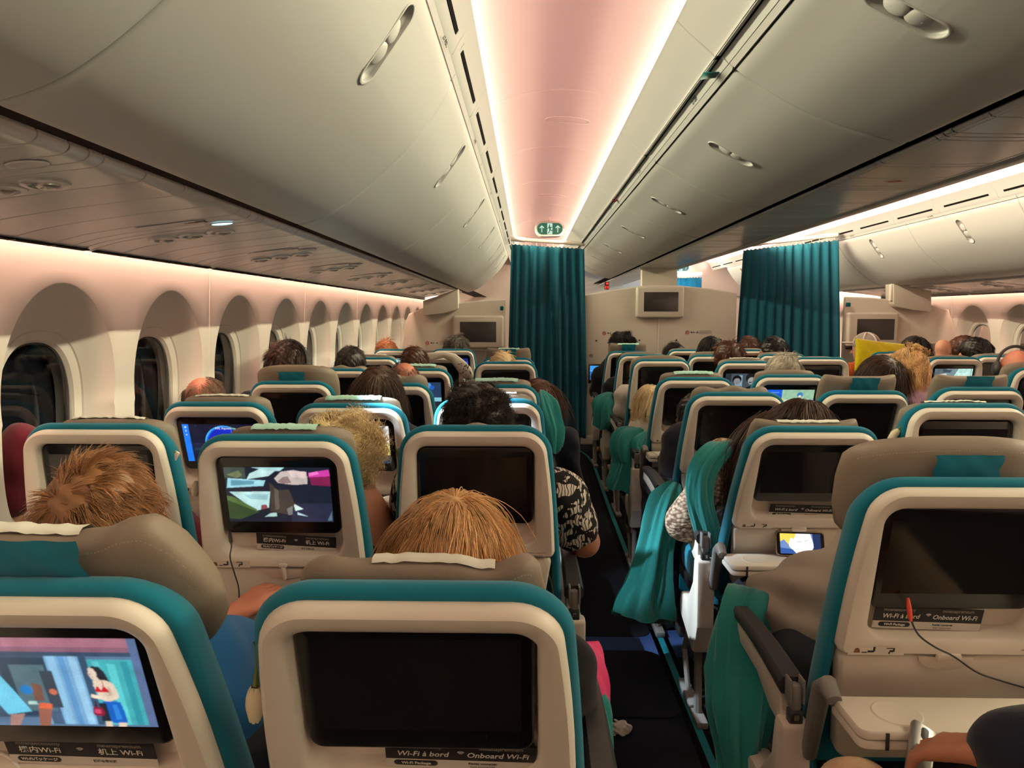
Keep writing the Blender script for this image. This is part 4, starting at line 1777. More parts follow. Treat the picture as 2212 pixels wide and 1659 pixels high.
def hr(kind):
    if kind in HR:
        return HR[kind]
    if kind == 'plain':
        v = headrest_mesh(.166, .215)
    elif kind == 'wide':
        v = headrest_mesh(.196, .235, bend=.05, thick=.06, top=lambda x: .235 - .012 * abs(x / .19) ** 3)
    elif kind == 'wings':      # both wings folded forward
        v = headrest_mesh(.165, .22, bend=.05, thick=.05, top=lambda x: .205 + .007 * math.cos(x * 50))
    elif kind == 'ear':        # one wing stands up on the aisle side
        v = headrest_mesh(.165, .22, bend=.02, thick=.05, top=lambda x: .206 + .022 * math.exp(-((x - .145) / .030) ** 2) - .008 * math.exp(-((x - .09) / .03) ** 2) + .008 * math.exp(-((x + .13) / .03) ** 2))
    elif kind == 'floppy':     # slack headrest, its aisle side wing hanging down over the edge
        v = headrest_mesh(.195, .24, bend=.02, thick=.06,
                          top=lambda x: float(np.interp(x, [-.195, -.15, -.12, -.09, .03, .07, .10, .13, .155, .175, .195], [.15, .205, .20, .196, .192, .197, .214, .222, .202, .165, .11])),
                          bot=lambda x: float(np.interp(x, [-.195, .1, .14, .17, .195], [.03, .02, .0, -.005, .03])))
    elif kind == 'ears':
        v = headrest_mesh(.17, .22, bend=.03, thick=.05, top=lambda x: .196 + .024 * (abs(x) / .15) ** 4 if abs(x) < .155 else .215)
    HR[kind] = v
    return v


def seat(x, y, rec, label, group=None, raise_=0.0, tz=.70, head='plain', coverm=None, pic=None, picname=None, arm=None, tray='up', tilt=0.0, mon=True, hx=0.0, tab=None, cx=(-.1, .1)):
    """One passenger seat; x, y: foot of the back, rec: recline in degrees."""
    g = thing('passenger_seat', label, 'seat', (x, y, 0), group=group)
    R = math.radians(rec)
    bl, br = (0, 0, .42), (R, 0, 0)
    c, s_ = math.cos(R), math.sin(R)
    def at(p):                     # back frame -> seat frame
        return (p[0], p[1] * c - p[2] * s_, .42 + p[1] * s_ + p[2] * c)
    inst('backrest_cover', ME['cover'], g, bl, br)
    inst('back_shell', ME['shell'], g, bl, br)
    inst('notice', ME['notice'], g, bl, br)
    if tray == 'up':
        t = inst('tray_table', ME['tray'], g, bl, br)
        l = inst('tray_latch', ME['latch'], t)
        inst('lower_shroud', ME['under'], g, bl, br)
    else:
        inst('lower_shroud', ME['shroud'], g, bl, br)
        inst('tray_latch', ME['latchopen'], g, bl, br)
    mo = inst('screen', ME['monitor'], g, at((0, -.010, .546)), (R + math.radians(tilt), 0, 0))
    inst('display', make_display(pic) if pic else ME['off'], mo)
    hm, seam = hr(head)
    hz = .694 - .205 + raise_
    h = inst('headrest', hm, g, at((hx, .038, hz)), br)
    if coverm:
        inst('headrest_cover', cover_mesh(seam, cx[0], cx[1], M[coverm], over=.75 if coverm == 'mint' else .15, seed=int(x * 100 + y * 10)), h)
    tb = raise_ > .02 if tab is None else tab
    if tb:
        inst('pull_tab', tab_mesh(max(.012, raise_ * .72 + .008)), g, at((hx, .026, .708)), br)
    inst('seat_cushion', ME['cushion'], g)
    inst('seat_frame', ME['frame'], g)
    inst('seat_skirt', ME['pouch'], g)
    for q in (0, 1):
        if arm != 'LR'[q]:
            inst('armrest', ME['midarm'][q], g)
    if arm in ('L', 'R'):
        for nme, me in ME['arm' + arm].items():
            inst(nme, me, g)
    if tray == 'down':
        t = inst('tray_table', make_tray(z=tz), g)
        for s in (-1, 1):
            inst('tray_arm', make_hinge_arm(s, tz - .70), t)
    return g


def make_tray(w=.235, y0=-.16, y1=-.275, z=.70):
    b = MB()
    for zz in (z - .0085, z - .026):
        ol = rpoly([(-w, y1), (w, y1), (w, y0), (-w, y0)], [.018, .018, .006, .006], 5)
        L = [[(p[0], p[1], q) for p in inset(ol, k)] for k, q in ((.003, zz - .008), (0, zz - .005), (0, zz + .004), (.003, zz + .0078), (.006, zz + .0082))]
        b.loft(L)
    # cup ring and the latch mark on the front edge
    T = Matrix.Translation((-w + .09, (y0 + y1) / 2 - .0, z + .0002))
    L = [[(r * math.cos(2 * PI * j / 28), r * .95 * math.sin(2 * PI * j / 28), q) for j in range(28)] for r, q in ((.043, -.0005), (.040, .0012), (.037, .0002))]
    b.loft(L, 0, (False, True), T=T)
    b.box((-w + .045, y1 - .0005, z - .017), (.006, .002, .030), .0, 1)
    return b.mesh('tray_table', [M['shell'], M['rubber']], 40)
# ================================================================== SCREEN PICTURES
def R4(x0, y0, x1, y1):
    return [(x0, y0), (x1, y0), (x1, y1), (x0, y1)]


def circ(cx, cy, r, n=28, a0=0, a1=2 * PI, asp=DH / DW, cl=True):
    pts = []
    for i in range(n):
        a = a0 + (a1 - a0) * i / (n if abs(a1 - a0 - 2 * PI) < 1e-6 else n - 1)
        pts.append((cx + r * asp * math.cos(a), cy + r * math.sin(a)))
    if cl:
        pts = [(min(1, max(0, x)), min(1, max(0, y))) for x, y in pts]
    return pts


def pic_beach():
    """A film still: curtained porch in blue and teal, figures in summer clothes."""
    P = [((92, 120, 150), R4(0, 0, 1, 1)), ((60, 84, 108), R4(0, .1, .56, 1)), ((168, 112, 128), R4(.30, .86, .955, 1)), ((140, 96, 116), R4(.32, .84, .955, .90)),
         ((58, 78, 100), R4(.24, .80, .96, .845)), ((46, 66, 84), R4(.30, .12, .53, .78)), ((120, 168, 205), R4(.535, .02, .70, .80)),
         ((140, 190, 222), R4(.545, .02, .585, .80)), ((96, 150, 200), R4(.60, .02, .63, .8)), ((150, 196, 225), R4(.65, .02, .69, .8)),
         ((58, 82, 108), R4(.70, .02, .735, .82)), ((70, 172, 180), R4(.735, .02, .955, .77)), ((96, 205, 208), R4(.83, .02, .87, .72)), ((52, 150, 164), R4(.90, .02, .93, .75)), ((92, 190, 196), R4(.76, .02, .79, .75)),
         ((118, 158, 190), R4(.455, .02, .475, .7)), ((70, 92, 120), R4(.475, .02, .535, .22)), ((84, 110, 120), R4(0.35, .18, .52, .70)),
         ((60, 70, 80), R4(.49, .22, .55, .64)), ((196, 110, 84), circ(.525, .40, .035, 12)),
         # stooping figure with a blue cap
         ((34, 120, 190), circ(.395, .42, .055, 14)), ((120, 82, 70), [(.42, .30), (.47, .30), (.475, .48), (.43, .50)]), ((224, 104, 70), [(.425, .21), (.49, .20), (.50, .26), (.44, .275)]),
         ((150, 96, 78), [(.40, .0), (.455, .0), (.49, .20), (.425, .21)]), ((180, 215, 205), [(.38, .25), (.43, .25), (.425, .29), (.385, .29)]),
         # figure in a pale shirt at the edge
         ((110, 200, 230), [(.26, .13), (.385, .17), (.33, .42), (.28, .62), (.24, .66), (.2, .4)]), ((226, 215, 205), circ(.265, .75, .075, 14)),
         ((170, 130, 120), [(.25, .0), (.30, .0), (.345, .14), (.27, .13)]),
         # standing woman: dark hair, red top, denim, red bag
         ((38, 40, 50), [(.735, .66), (.752, .695), (.785, .69), (.806, .63), (.815, .55), (.822, .48), (.806, .47), (.79, .52), (.76, .53), (.748, .60)]), ((226, 205, 188), [(.728, .655), (.735, .68), (.755, .67), (.766, .62), (.762, .57), (.745, .545), (.733, .555), (.726, .60)]),
         ((150, 110, 100), [(.728, .61), (.74, .612), (.74, .602), (.728, .60)]), ((170, 110, 104), [(.731, .573), (.742, .576), (.742, .568)]),
         ((228, 206, 184), [(.745, .55), (.765, .57), (.772, .54), (.805, .535), (.832, .50), (.842, .42), (.843, .345), (.80, .30), (.77, .30), (.745, .33), (.742, .40), (.734, .47), (.735, .52)]),
         ((205, 180, 158), [(.80, .47), (.815, .47), (.812, .36), (.795, .35)]),
         ((232, 212, 190), [(.843, .36), (.83, .32), (.77, .315), (.72, .33), (.703, .345), (.712, .38), (.74, .365), (.80, .365)]),
         ((200, 30, 46), [(.735, .42), (.742, .45), (.753, .475), (.762, .43), (.768, .425), (.778, .47), (.79, .46), (.803, .415), (.80, .40), (.74, .405)]), ((190, 40, 50), [(.778, .47), (.782, .535), (.786, .535), (.784, .47)]),
         ((24, 96, 190), [(.756, .10), (.78, .04), (.85, .05), (.85, .18), (.842, .29), (.80, .30), (.755, .295)]), ((50, 130, 215), [(.80, .08), (.83, .09), (.82, .26), (.80, .26)]), ((36, 40, 50), [(.725, .06), (.77, .06), (.768, .28), (.735, .28)]),
         ((134, 30, 58), [(.69, .15), (.70, .125), (.74, .125), (.752, .17), (.742, .225), (.70, .235)]), ((205, 70, 104), [(.698, .16), (.73, .15), (.735, .20), (.705, .21)]), ((60, 30, 40), [(.71, .235), (.716, .30), (.722, .30), (.72, .235)]), ((222, 198, 176), [(.735, 0), (.77, 0), (.768, .06), (.74, .06)]), ((222, 198, 176), [(.80, 0), (.84, 0), (.845, .05), (.805, .05)]),
         ((92, 112, 150), R4(.958, 0, 1, 1))]
    return P


def pic_papers():
    """A film still: papers on a dark table, a hand lifting a dripping glove."""
    return [((26, 32, 46), R4(0, 0, 1, 1)), ((40, 44, 66), R4(.6, 0, 1, .34)), ((60, 72, 66), R4(0, .80, .2, 1)), ((150, 205, 215), [(.01, .62), (.36, .66), (.385, .76), (.03, .80)]),
            ((92, 150, 170), [(.05, .66), (.27, .69), (.28, .75), (.06, .765)]), ((190, 226, 222), [(.21, .78), (.42, .84), (.52, .98), (.38, 1), (.24, .88)]), ((170, 214, 216), [(.25, 1), (.58, 1), (.53, .93), (.40, .94)]),
            ((110, 116, 82), [(.12, .80), (.17, .86), (.14, .94), (.02, .86)]),
            ((182, 222, 220), [(.03, .55), (.42, .56), (.39, .26), (.26, .20)]), ((150, 195, 200), [(.16, .5), (.4, .51), (.385, .40), (.22, .42)]), ((52, 72, 40), [(0, .42), (.30, .18), (.10, .04), (0, .06)]), ((84, 112, 60), [(0, .48), (.06, .46), (.28, .22), (.26, .20), (0, .40)]),
            ((210, 232, 226), [(.63, .34), (.72, .24), (.64, .20)]), ((180, 210, 214), [(.66, .18), (.76, .10), (.66, .13)]), ((168, 202, 200), [(.34, .09), (.46, .10), (.46, .17), (.4, .16)]),
            ((134, 72, 76), [(.31, .22), (.38, .25), (.37, .32), (.32, .31)]),
            ((66, 58, 52), [(.42, .72), (.50, .58), (.60, .60), (.64, .34), (.60, .12), (.50, .16), (.40, .20), (.42, .46)]), ((96, 88, 80), [(.46, .62), (.50, .58), (.49, .24), (.45, .22)]), ((120, 122, 120), [(.56, .24), (.62, .30), (.61, .14), (.57, .12)]),
            ((196, 180, 176), [(.50, .72), (.47, .80), (.54, .92), (.66, .95), (.79, .90), (.78, .70), (.66, .68), (.56, .70)]), ((224, 200, 196), [(.60, .94), (.78, .92), (.77, .80), (.64, .82)]), ((140, 116, 114), [(.50, .74), (.55, .82), (.60, .84), (.63, .72), (.55, .70)]),
            ((205, 60, 160), [(.79, .90), (.99, .96), (1, .84), (.80, .82)]), ((236, 120, 196), [(.80, .89), (.88, .93), (.90, .88), (.80, .84)]), ((126, 30, 74), [(.80, .82), (1, .84), (1, .66), (.82, .68)]), ((36, 24, 44), R4(.78, .84, .80, .93)),
            ((90, 112, 130), [(.94, .02), (.99, .20), (.985, .02)])]


def pic_map(flip=False):
    """In-flight map: blue disc of ocean on a starfield, a menu bar at the edge."""
    P = [((20, 24, 48), R4(0, 0, 1, 1)), ((26, 34, 64), R4(.09, .2, .5, .5)), ((30, 60, 80), R4(.12, .30, .40, .36))]
    r = random.Random(5)
    for i in range(46):
        x, y = r.uniform(.14, .98), r.uniform(.03, .97)
        s = r.uniform(.003, .007)
        P.append(((150, 160, 185), R4(x, y, x + s * .56, y + s)))
    P += [((70, 170, 245), circ(.56, .46, .50)), ((26, 96, 215), circ(.565, .455, .475)), ((20, 40, 190), circ(.57, .45, .455)), ((24, 34, 170), circ(.60, .40, .36))]
    P += [((120, 170, 150), [(.66, .93), (.74, .86), (.80, .78), (.76, .80), (.70, .86), (.655, .90)]), ((170, 190, 190), [(.70, .91), (.74, .88), (.72, .87)])]
    P += [((150, 175, 225), [(.668, .86), (.672, .86), (.655, .5), (.65, .5)]), ((230, 235, 240), [(.535, .60), (.55, .615), (.545, .585)])]
    P += [((28, 120, 240), R4(.0, 0, .085, 1)), ((205, 225, 250), R4(.03, .90, .055, .94)), ((205, 225, 250), R4(.035, .80, .05, .84)), ((205, 225, 250), R4(.03, .70, .055, .73))]
    vs, fs = text_geo('PPT, Papeete', .075)
    for f in fs:
        P.append(((245, 248, 250), [(.56 + vs[i].x * .56, .885 + vs[i].y) for i in f]))
    vs, fs = text_geo('Pacific Ocean', .045)
    for f in fs:
        P.append(((215, 225, 245), [(.50 + vs[i].x * .56, .42 + vs[i].y) for i in f]))
    return P


def pic_sunset():
    P = [((236, 240, 240), R4(0, 0, 1, 1)), ((232, 216, 150), R4(0, .2, 1, .66)), ((214, 184, 96), R4(0, .2, 1, .45)), ((246, 238, 220), R4(.3, .55, 1, .8)), ((40, 60, 80), R4(0, 0, 1, .22)), ((52, 64, 60), [(.72, 0), (.9, 0), (.86, .32), (.74, .24)]), ((60, 62, 60), R4(.60, .4, .615, 1)),
         ((66, 78, 84), [(.8, .92), (.97, 1), (.9, .88)])]
    for i in range(4):
        P.append(((250, 252, 255), R4(.62, .44 - i * .08, .86 - .05 * (i % 2), .48 - i * .08)))
    return P


def pic_bw():
    """Black and white film: two people in close-up beside a window."""
    return [((66, 76, 84), R4(0, 0, 1, 1)), ((130, 158, 172), R4(.24, .3, .42, .92)), ((150, 176, 188), R4(.72, .72, .95, .96)), ((40, 46, 52), R4(0, 0, .14, 1)), ((190, 215, 225), R4(.0, .45, .05, .7)),
            ((20, 20, 22), circ(.285, .72, .20)), ((128, 130, 132), circ(.29, .64, .145)), ((34, 34, 36), [(.1, 0), (.5, 0), (.40, .42), (.22, .40)]), ((190, 205, 212), [(.22, .0), (.33, .0), (.36, .40), (.29, .30), (.25, .36)]),
            ((22, 24, 28), [(.42, 0), (1, 0), (.98, .35), (.72, .50), (.52, .36)]), ((26, 26, 28), circ(.66, .80, .28)), ((150, 152, 154), circ(.65, .66, .17)), ((60, 62, 64), [(.58, .56), (.66, .57), (.66, .62), (.585, .62)])]


def pic_menu():
    P = [((60, 110, 90), R4(0, 0, 1, 1)), ((150, 190, 160), R4(.35, .5, 1, 1)), ((196, 214, 196), R4(.4, 0, 1, .3)), ((30, 96, 220), R4(0, 0, .36, 1)), ((24, 80, 196), R4(0, .6, .36, .8))]
    for i in range(5):
        P.append(((120, 170, 240), R4(.10, .88 - .16 * i, .30 - .03 * (i % 2), .90 - .16 * i)))
    P += [((246, 205, 50), R4(.36, .28, .395, .66))]
    for i, c in enumerate(((205, 214, 190), (220, 120, 80), (236, 190, 96), (205, 90, 110), (232, 214, 180), (120, 160, 220))):
        P.append((c, R4(.41 + .10 * i, .32, .495 + .10 * i, .62)))
        P.append((tuple(int(q * .6) for q in c), R4(.42 + .10 * i, .34, .46 + .10 * i, .50)))
    P += [((60, 130, 190), circ(.72, .80, .10)), ((232, 226, 205), circ(.72, .74, .05))]
    return P


def pic_pale():
    return [((182, 226, 214), R4(0, 0, 1, 1)), ((90, 100, 104), R4(0, 0, .35, 1)), ((120, 140, 142), [(.3, 1), (.62, 1), (.5, .55), (.28, .5)]), ((66, 78, 92), [(.2, .98), (.46, .93), (.40, .80), (.24, .82)]), ((196, 196, 190), [(.12, .72), (.3, .78), (.36, .62), (.14, .58)]),
            ((150, 164, 150), [(0, .3), (.3, .44), (.42, .1), (.3, 0), (0, 0)]), ((70, 90, 84), [(.36, .34), (.46, .30), (.42, .2), (.34, .24)]), ((205, 236, 228), R4(.62, .1, .9, .8)), ((60, 70, 74), R4(.955, .1, .965, 1))]


def pic_redface():
    return [((24, 34, 62), R4(0, 0, 1, 1)), ((40, 60, 92), R4(.55, .3, 1, 1)), ((150, 52, 60), circ(.42, .62, .36)), ((196, 84, 84), circ(.38, .70, .22)), ((60, 24, 34), circ(.46, .60, .08)), ((70, 150, 220), circ(.72, .86, .12)), ((30, 90, 190), circ(.80, .78, .09)), ((130, 196, 210), R4(.55, .2, 1, .36)), ((40, 44, 52), [(.4, 0), (1, 0), (1, .12), (.7, .22)])]


def pic_blue():
    return [((40, 60, 150), R4(0, 0, 1, 1)), ((60, 90, 200), R4(.4, .3, 1, .8)), ((30, 40, 110), R4(0, .8, 1, 1))]


def pic_cyan():
    return [((150, 205, 205), R4(0, 0, 1, 1)), ((205, 226, 215), R4(.3, .3, .8, .9)), ((90, 140, 130), [(.5, .5), (.6, .9), (.66, .5)])]


# ================================================================== SEATING
GW = 'seats of the near window bank'
GC = 'seats of the centre bank'
GF = 'seats of the far bank'
SEATS = {}
def put(key, *a, **k):
    SEATS[key] = seat(*a, **k)


put('C0', -.140, 1.055, 19.6, 'teal aisle seat with the biggest blank dark screen and a flower clipped to it', GW, raise_=.002, head='ear', coverm='paper', arm='R', tilt=-4, tab=False, cx=(-.06, .10))
put('B0', -.620, 1.045, 19.0, 'teal seat whose screen shows a porch film, slack grey headrest raised with its tab out', GW, raise_=.054, hx=.02, head='floppy', coverm='paper', pic=pic_beach(), tilt=-2, cx=(-.12, .04))
put('C1', -.135, 1.868, 6.5, 'teal aisle seat behind the fair haired passenger, dark screen, flower at its side', GW, raise_=-.003, head='wings', arm='R')
put('B1', -.624, 1.83, 11.0, 'teal seat whose screen shows a hand over papers, black cable hanging from it', GW, raise_=.005, head='plain', coverm='mint', pic=pic_papers(), cx=(-.09, .09), hx=.01)
put('A1', -1.14, 1.90, 7.5, 'teal window seat with a dark screen half hidden by the ginger hair', GW, raise_=.002, head='plain', coverm='paper')
put('A2', -1.118, 2.658, 16, 'teal window seat with a lit flight map on its screen', GW, raise_=.004, pic=pic_map(), coverm='paper')
put('B2', -.627, 2.63, 16, 'teal seat with a sunset picture beside the blond curls', GW, raise_=.004, pic=pic_sunset(), coverm='mint', tray='down', tz=.67)
put('C2', -.140, 2.66, 13, 'teal aisle seat lit white by a reading lamp, mostly behind dark curly hair', GW, raise_=.004, arm='R', coverm='paper')
put('A3', -1.095, 3.366, 14, 'teal window seat with a raised grey headrest and dark screen', GW, raise_=.042, head='wide')
put('B3', -.635, 3.38, 16, 'teal seat with dark screen in front of the brown haired passenger', GW, raise_=.030, head='wings', tab=False)
put('C3', -.145, 3.42, 18, 'teal aisle seat with a mint headrest cover, third back from the curtain', GW, raise_=.006, arm='R', coverm='mint')
put('A4', -1.10, 4.20, 15, 'teal window seat with a dark screen in front of the short dark hair', GW, raise_=.006, head='wings')
put('B4', -.64, 4.22, 15, 'teal seat whose screen shows a red lit face', GW, raise_=.006, pic=pic_redface(), coverm='mint')
put('C4', -.138, 4.45, 8, 'teal aisle seat with a wide dark screen facing the dark curly head', GW, raise_=-.02, arm='R')
put('A5', -1.12, 5.10, 12, 'teal window seat with a dim screen behind the short dark hair', GW, raise_=.006, coverm='paper', pic=pic_cyan())
put('B5', -.65, 5.12, 9, 'teal seat with a white cloth bag draped over its top', GW, raise_=-.02)
put('C5', -.145, 5.22, 14, 'teal aisle seat with raised headrest and a peaked paper cover', GW, raise_=.072, head='ears', coverm='mint', arm='R', cx=(-.07, .09))
put('A6', -1.15, 6.15, 9, 'teal window seat in the row by the bulkhead below orange hair', GW, raise_=-.02, pic=pic_cyan())
put('B6', -.66, 6.25, 10, 'teal seat in the row by the bulkhead below the grey haired passenger', GW, raise_=-.02, pic=pic_blue())

put('D0', .80, 1.40, 11, 'teal centre bank aisle seat with a raised grey headrest, tray lowered, red plugged cable', GC, raise_=.040, head='wide', arm='L', tray='down')
put('D1', .858, 2.335, 21, 'teal aisle seat with tray lowered under a phone, long brown hair over its headrest', GC, raise_=.004, head='ears', arm='L', tray='down', coverm='paper', tab=False, tz=.645)
put('E1', 1.401, 2.30, 4, 'teal middle seat with a flower clipped at its side and dark screen', GC, raise_=-.004, coverm='paper')
put('D2', .845, 3.01, 15.7, 'teal aisle seat with dark screen, right ahead of the knitted sweater passenger', GC, raise_=.012, head='wings', arm='L', tab=False)
put('E2', 1.47, 3.30, 20, 'teal middle seat with slack raised headrest and tab, dark screen', GC, raise_=.062, head='ears', tab=True)
put('F2', 1.985, 3.30, 17, 'teal far seat with slack raised headrest beside the lavender hood', GC, raise_=.05, head='ears', tab=True)
put('D3', .85, 3.74, 16.6, 'teal aisle seat with dark screen that the fair haired child leans out of', GC, raise_=.010, coverm='mint', arm='L', tray='down')
put('E3', 1.401, 3.93, 16.7, 'teal middle seat with a film menu of bright tiles on its screen', GC, raise_=.006, pic=pic_menu())
put('F3', 1.96, 4.02, 20, 'teal far seat behind a dark haired head and a slack headrest', GC, raise_=.004)
put('D4', .90, 4.83, 10, 'teal aisle seat with grey dim screen and a leather pad along its top', GC, raise_=-.004, head='wide', arm='L', tab=False)
put('E4', 1.44, 4.75, 12, 'teal middle seat with a black and white film on its screen', GC, raise_=.005, coverm='paper', pic=pic_bw())
put('F4', 1.987, 4.84, 5, 'teal far seat with a dim screen beside the white haired passenger', GC, raise_=.0)
put('D5', .895, 5.55, 12, 'teal aisle seat half hidden behind a leather topped seat', GC, raise_=.006, arm='L')
put('E5', 1.43, 5.55, 13, 'teal middle seat with a black screen under messy dark hair', GC, raise_=.012, coverm=None)
put('F5', 1.98, 5.6, 12, 'teal far seat under the dark haired passenger seen in profile', GC, raise_=.004)
put('D6', .898, 6.42, 17, 'teal aisle seat with raised headrest and mint cover below bushy dark hair', GC, raise_=.07, head='ears', coverm='mint', arm='L')
put('E6', 1.44, 6.40, 13, 'teal middle seat in the row by the arched bulkhead', GC, raise_=.0)
put('F6', 1.97, 6.40, 13, 'teal far seat in the row by the arched bulkhead below brown hair', GC, raise_=.0)
put('G2', 3.02, 3.58, 12, 'teal seat beyond the far aisle, half out of frame', GF, raise_=.03, arm='L')
put('G3', 3.05, 4.33, 14, 'teal seat beyond the far aisle behind the headphones', GF, raise_=.0, head='wide', arm='L')
put('G4', 3.025, 5.12, 10, 'teal seat beyond the far aisle with a pale cyan film on its screen', GF, raise_=-.018, pic=pic_pale(), arm='L', head='wide')
put('H4', 3.50, 5.35, 10, 'teal seat beyond the far aisle beside the pale cyan screen', GF, raise_=.004)
put('G5', 3.02, 5.95, 12, 'teal seat beyond the far aisle under a yellow pillow', GF, raise_=.0, arm='L')
# ================================================================== PEOPLE
def shades(name, col, dv=.35, rough=.42):
    out = []
    for i, k in enumerate((1 - dv, 1.0, 1 + dv * 1.3)):
        out.append(mat('hair_%s' % name, tuple(min(1, c * k) for c in col) + (1,), rough, .45))
    return out


HAIR = dict(ginger=shades('ginger', (.33, .155, .065)), blond=shades('blond', (.74, .44, .20), .26), pale=shades('pale', (.86, .64, .36), .22), brown=shades('brown', (.095, .05, .03)),
            dark=shades('dark', (.034, .023, .017), .5), black=shades('black', (.012, .009, .009), .5), grey=shades('grey', (.17, .145, .12), .5), white=shades('white', (.52, .45, .38), .3),
            red=shades('red', (.40, .13, .04), .4), auburn=shades('auburn', (.12, .04, .02), .5), deep=shades('deep', (.05, .02, .012), .5), thin=shades('thin', (.14, .09, .06), .4))


def tubes(P, rad, mats, mi, name='hair', taper=True):
    """P: strands x points x 3 -> one mesh of thin three-sided tubes."""
    n, s, _ = P.shape
    T = np.gradient(P, axis=1)
    T /= np.linalg.norm(T, axis=2, keepdims=True) + 1e-9
    ref = np.array([.31, .52, .79])
    A = np.cross(T, ref); A /= np.linalg.norm(A, axis=2, keepdims=True) + 1e-9
    B = np.cross(T, A)
    w = np.ones(s) if not taper else np.clip(1.15 - np.linspace(0, 1, s) ** 2, .25, 1)
    rr = (rad if np.ndim(rad) else np.full(n, rad))[:, None, None] * w[None, :, None]
    V = np.stack([P + rr * (A * math.cos(a) + B * math.sin(a)) for a in (0, 2 * PI / 3, 4 * PI / 3)], axis=2)
    idx = np.arange(n * s * 3).reshape(n, s, 3)
    F = []
    for k in range(3):
        k2 = (k + 1) % 3
        F.append(np.stack([idx[:, :-1, k], idx[:, :-1, k2], idx[:, 1:, k2], idx[:, 1:, k]], axis=-1).reshape(n, -1, 4))
    F = np.concatenate(F, axis=1)
    m = np.repeat(np.asarray(mi), F.shape[1])
    return np_mesh(name, V.reshape(-1, 3), F.reshape(-1, 4), mats, m)


def hair_strands(kind, R, hc, rad, n, length, thick, seed, whorl=(.15, -.45, .88), mask=None, lift=.35, wave=0.0, segs=None, ctr=(0, -.018, .022)):
    g = np.random.default_rng(seed)
    ctr = np.array(ctr); rad = np.array(rad, float)
    d = g.normal(size=(n * 5, 3)); d /= np.linalg.norm(d, axis=1, keepdims=True)
    keep = ~((d[:, 1] > .45) & (d[:, 2] < .62)) & (d[:, 2] > -.62) & ~((np.abs(d[:, 0]) > .8) & (d[:, 1] > .0) & (d[:, 2] < -.1))
    if mask is not None:
        keep &= mask(d)
    d = d[keep][:n]; n = len(d)
    w = np.array(whorl, float); w /= np.linalg.norm(w)
    gl = R.T @ np.array([0, 0, -1.0])
    def tang(dd):
        t = -(w - (dd @ w)[:, None] * dd)
        t /= np.linalg.norm(t, axis=1, keepdims=True) + 1e-6
        sw = np.cross(dd, w)
        return t, sw
    p = ctr + d * rad
    t, sw = tang(d)
    # clumps: nearest of a few seeds shares its stray direction
    ck = max(24, n // 28)
    cs = d[g.integers(0, n, ck)]
    cid = np.argmax(d @ cs.T, axis=1)
    cdir = g.normal(size=(ck, 3))[cid]
    L = length * g.uniform(.65, 1.15, n)
    segs = segs or (6 if kind == 'short' else 12 if kind == 'long' else 26)
    P = [p]
    if kind == 'short':
        v = t * .8 + d * lift + sw * .35 + cdir * .28 + g.normal(size=d.shape) * .10
        for k in range(segs):
            v /= np.linalg.norm(v, axis=1, keepdims=True)
            p = p + v * (L / segs)[:, None]
            q = (p - ctr) / rad; ln = np.linalg.norm(q, axis=1, keepdims=True)
            low = ln[:, 0] < 1.015
            p[low] = (ctr + q / ln * 1.015 * rad)[low]
            v = v + gl * .12 - d * .06
            P.append(p)
    elif kind == 'long':
        off = g.uniform(.01, .13, n)
        v = t + d * .06 + sw * .1 + cdir * .10
        for k in range(segs):
            v /= np.linalg.norm(v, axis=1, keepdims=True)
            p = p + v * (L / segs)[:, None]
            q = (p - ctr) / rad; ln = np.linalg.norm(q, axis=1, keepdims=True)
            ins = ln[:, 0] < 1 + off
            pr = ctr + q / ln * (1 + off)[:, None] * rad
            p = np.where(ins[:, None], pr, p)
            nd = q / ln
            v2 = np.where(ins[:, None], v - nd * np.sum(v * nd, axis=1, keepdims=True) * .8, v)
            v = v2 + gl * .42 + cdir * .06 + (g.normal(size=d.shape) * .05 if wave == 0 else np.sin(k * 1.1 + cid[:, None] * 1.7 + np.array([0, 1.3, 2.1])) * wave)
            P.append(p)
    else:                                  # curls
        ax = d * .75 + gl * .75 + cdir * .25
        ax /= np.linalg.norm(ax, axis=1, keepdims=True)
        a = np.cross(ax, np.array([.3, .5, .8])); a /= np.linalg.norm(a, axis=1, keepdims=True); b = np.cross(ax, a)
        ph = g.uniform(0, 2 * PI, n); fr = g.uniform(2.2, 4.2, n); cr = g.uniform(.35, 1, n) * wave
        P = []
        for k in range(segs + 1):
            u = k / segs
            th = ph + fr * 2 * PI * u
            P.append(p + ax * (L * u)[:, None] + (a * np.cos(th)[:, None] + b * np.sin(th)[:, None]) * (cr * min(1, u * 3))[:, None])
    P = np.stack(P, axis=1)
    P = P @ R.T + np.array(hc)
    mi = np.clip(np.round(g.normal(1, .55, ck)[cid] + g.normal(0, .35, n)), 0, 2).astype(int)
    return P, thick * g.uniform(.7, 1.25, n), mi


def head_prims(hc, R, k=1.0):
    def q(x, y, z):
        return np.array(hc) + R @ (np.array([x, y, z]) * k)
    def E(c, r, b=.02):
        return ell(q(*c), np.array(r) * k, R, b * k)
    pr = [E((0, -.012, .020), (.074, .094, .090)), E((0, .034, -.040), (.058, .060, .078), .03), E((0, .052, -.088), (.034, .034, .028), .03),
          cap(q(0, .094, .004), q(0, .112, -.036), .009 * k, .014 * k, .012 * k), E((0, .086, .018), (.045, .014, .010), .015), E((0, .090, -.062), (.024, .012, .009), .008),
          ('-', E((.031, .098, -.002), (.014, .010, .009), .008)), ('-', E((-.031, .098, -.002), (.014, .010, .009), .008)), E((.031, .085, -.003), (.012, .012, .010), .004), E((-.031, .085, -.003), (.012, .012, .010), .004)]
    for s in (-1, 1):
        pr.append(E((s * .078, -.008, -.014), (.010, .020, .031), .006))
        pr.append(('-', E((s * .088, -.002, -.010), (.007, .010, .018), .006)))
    return pr


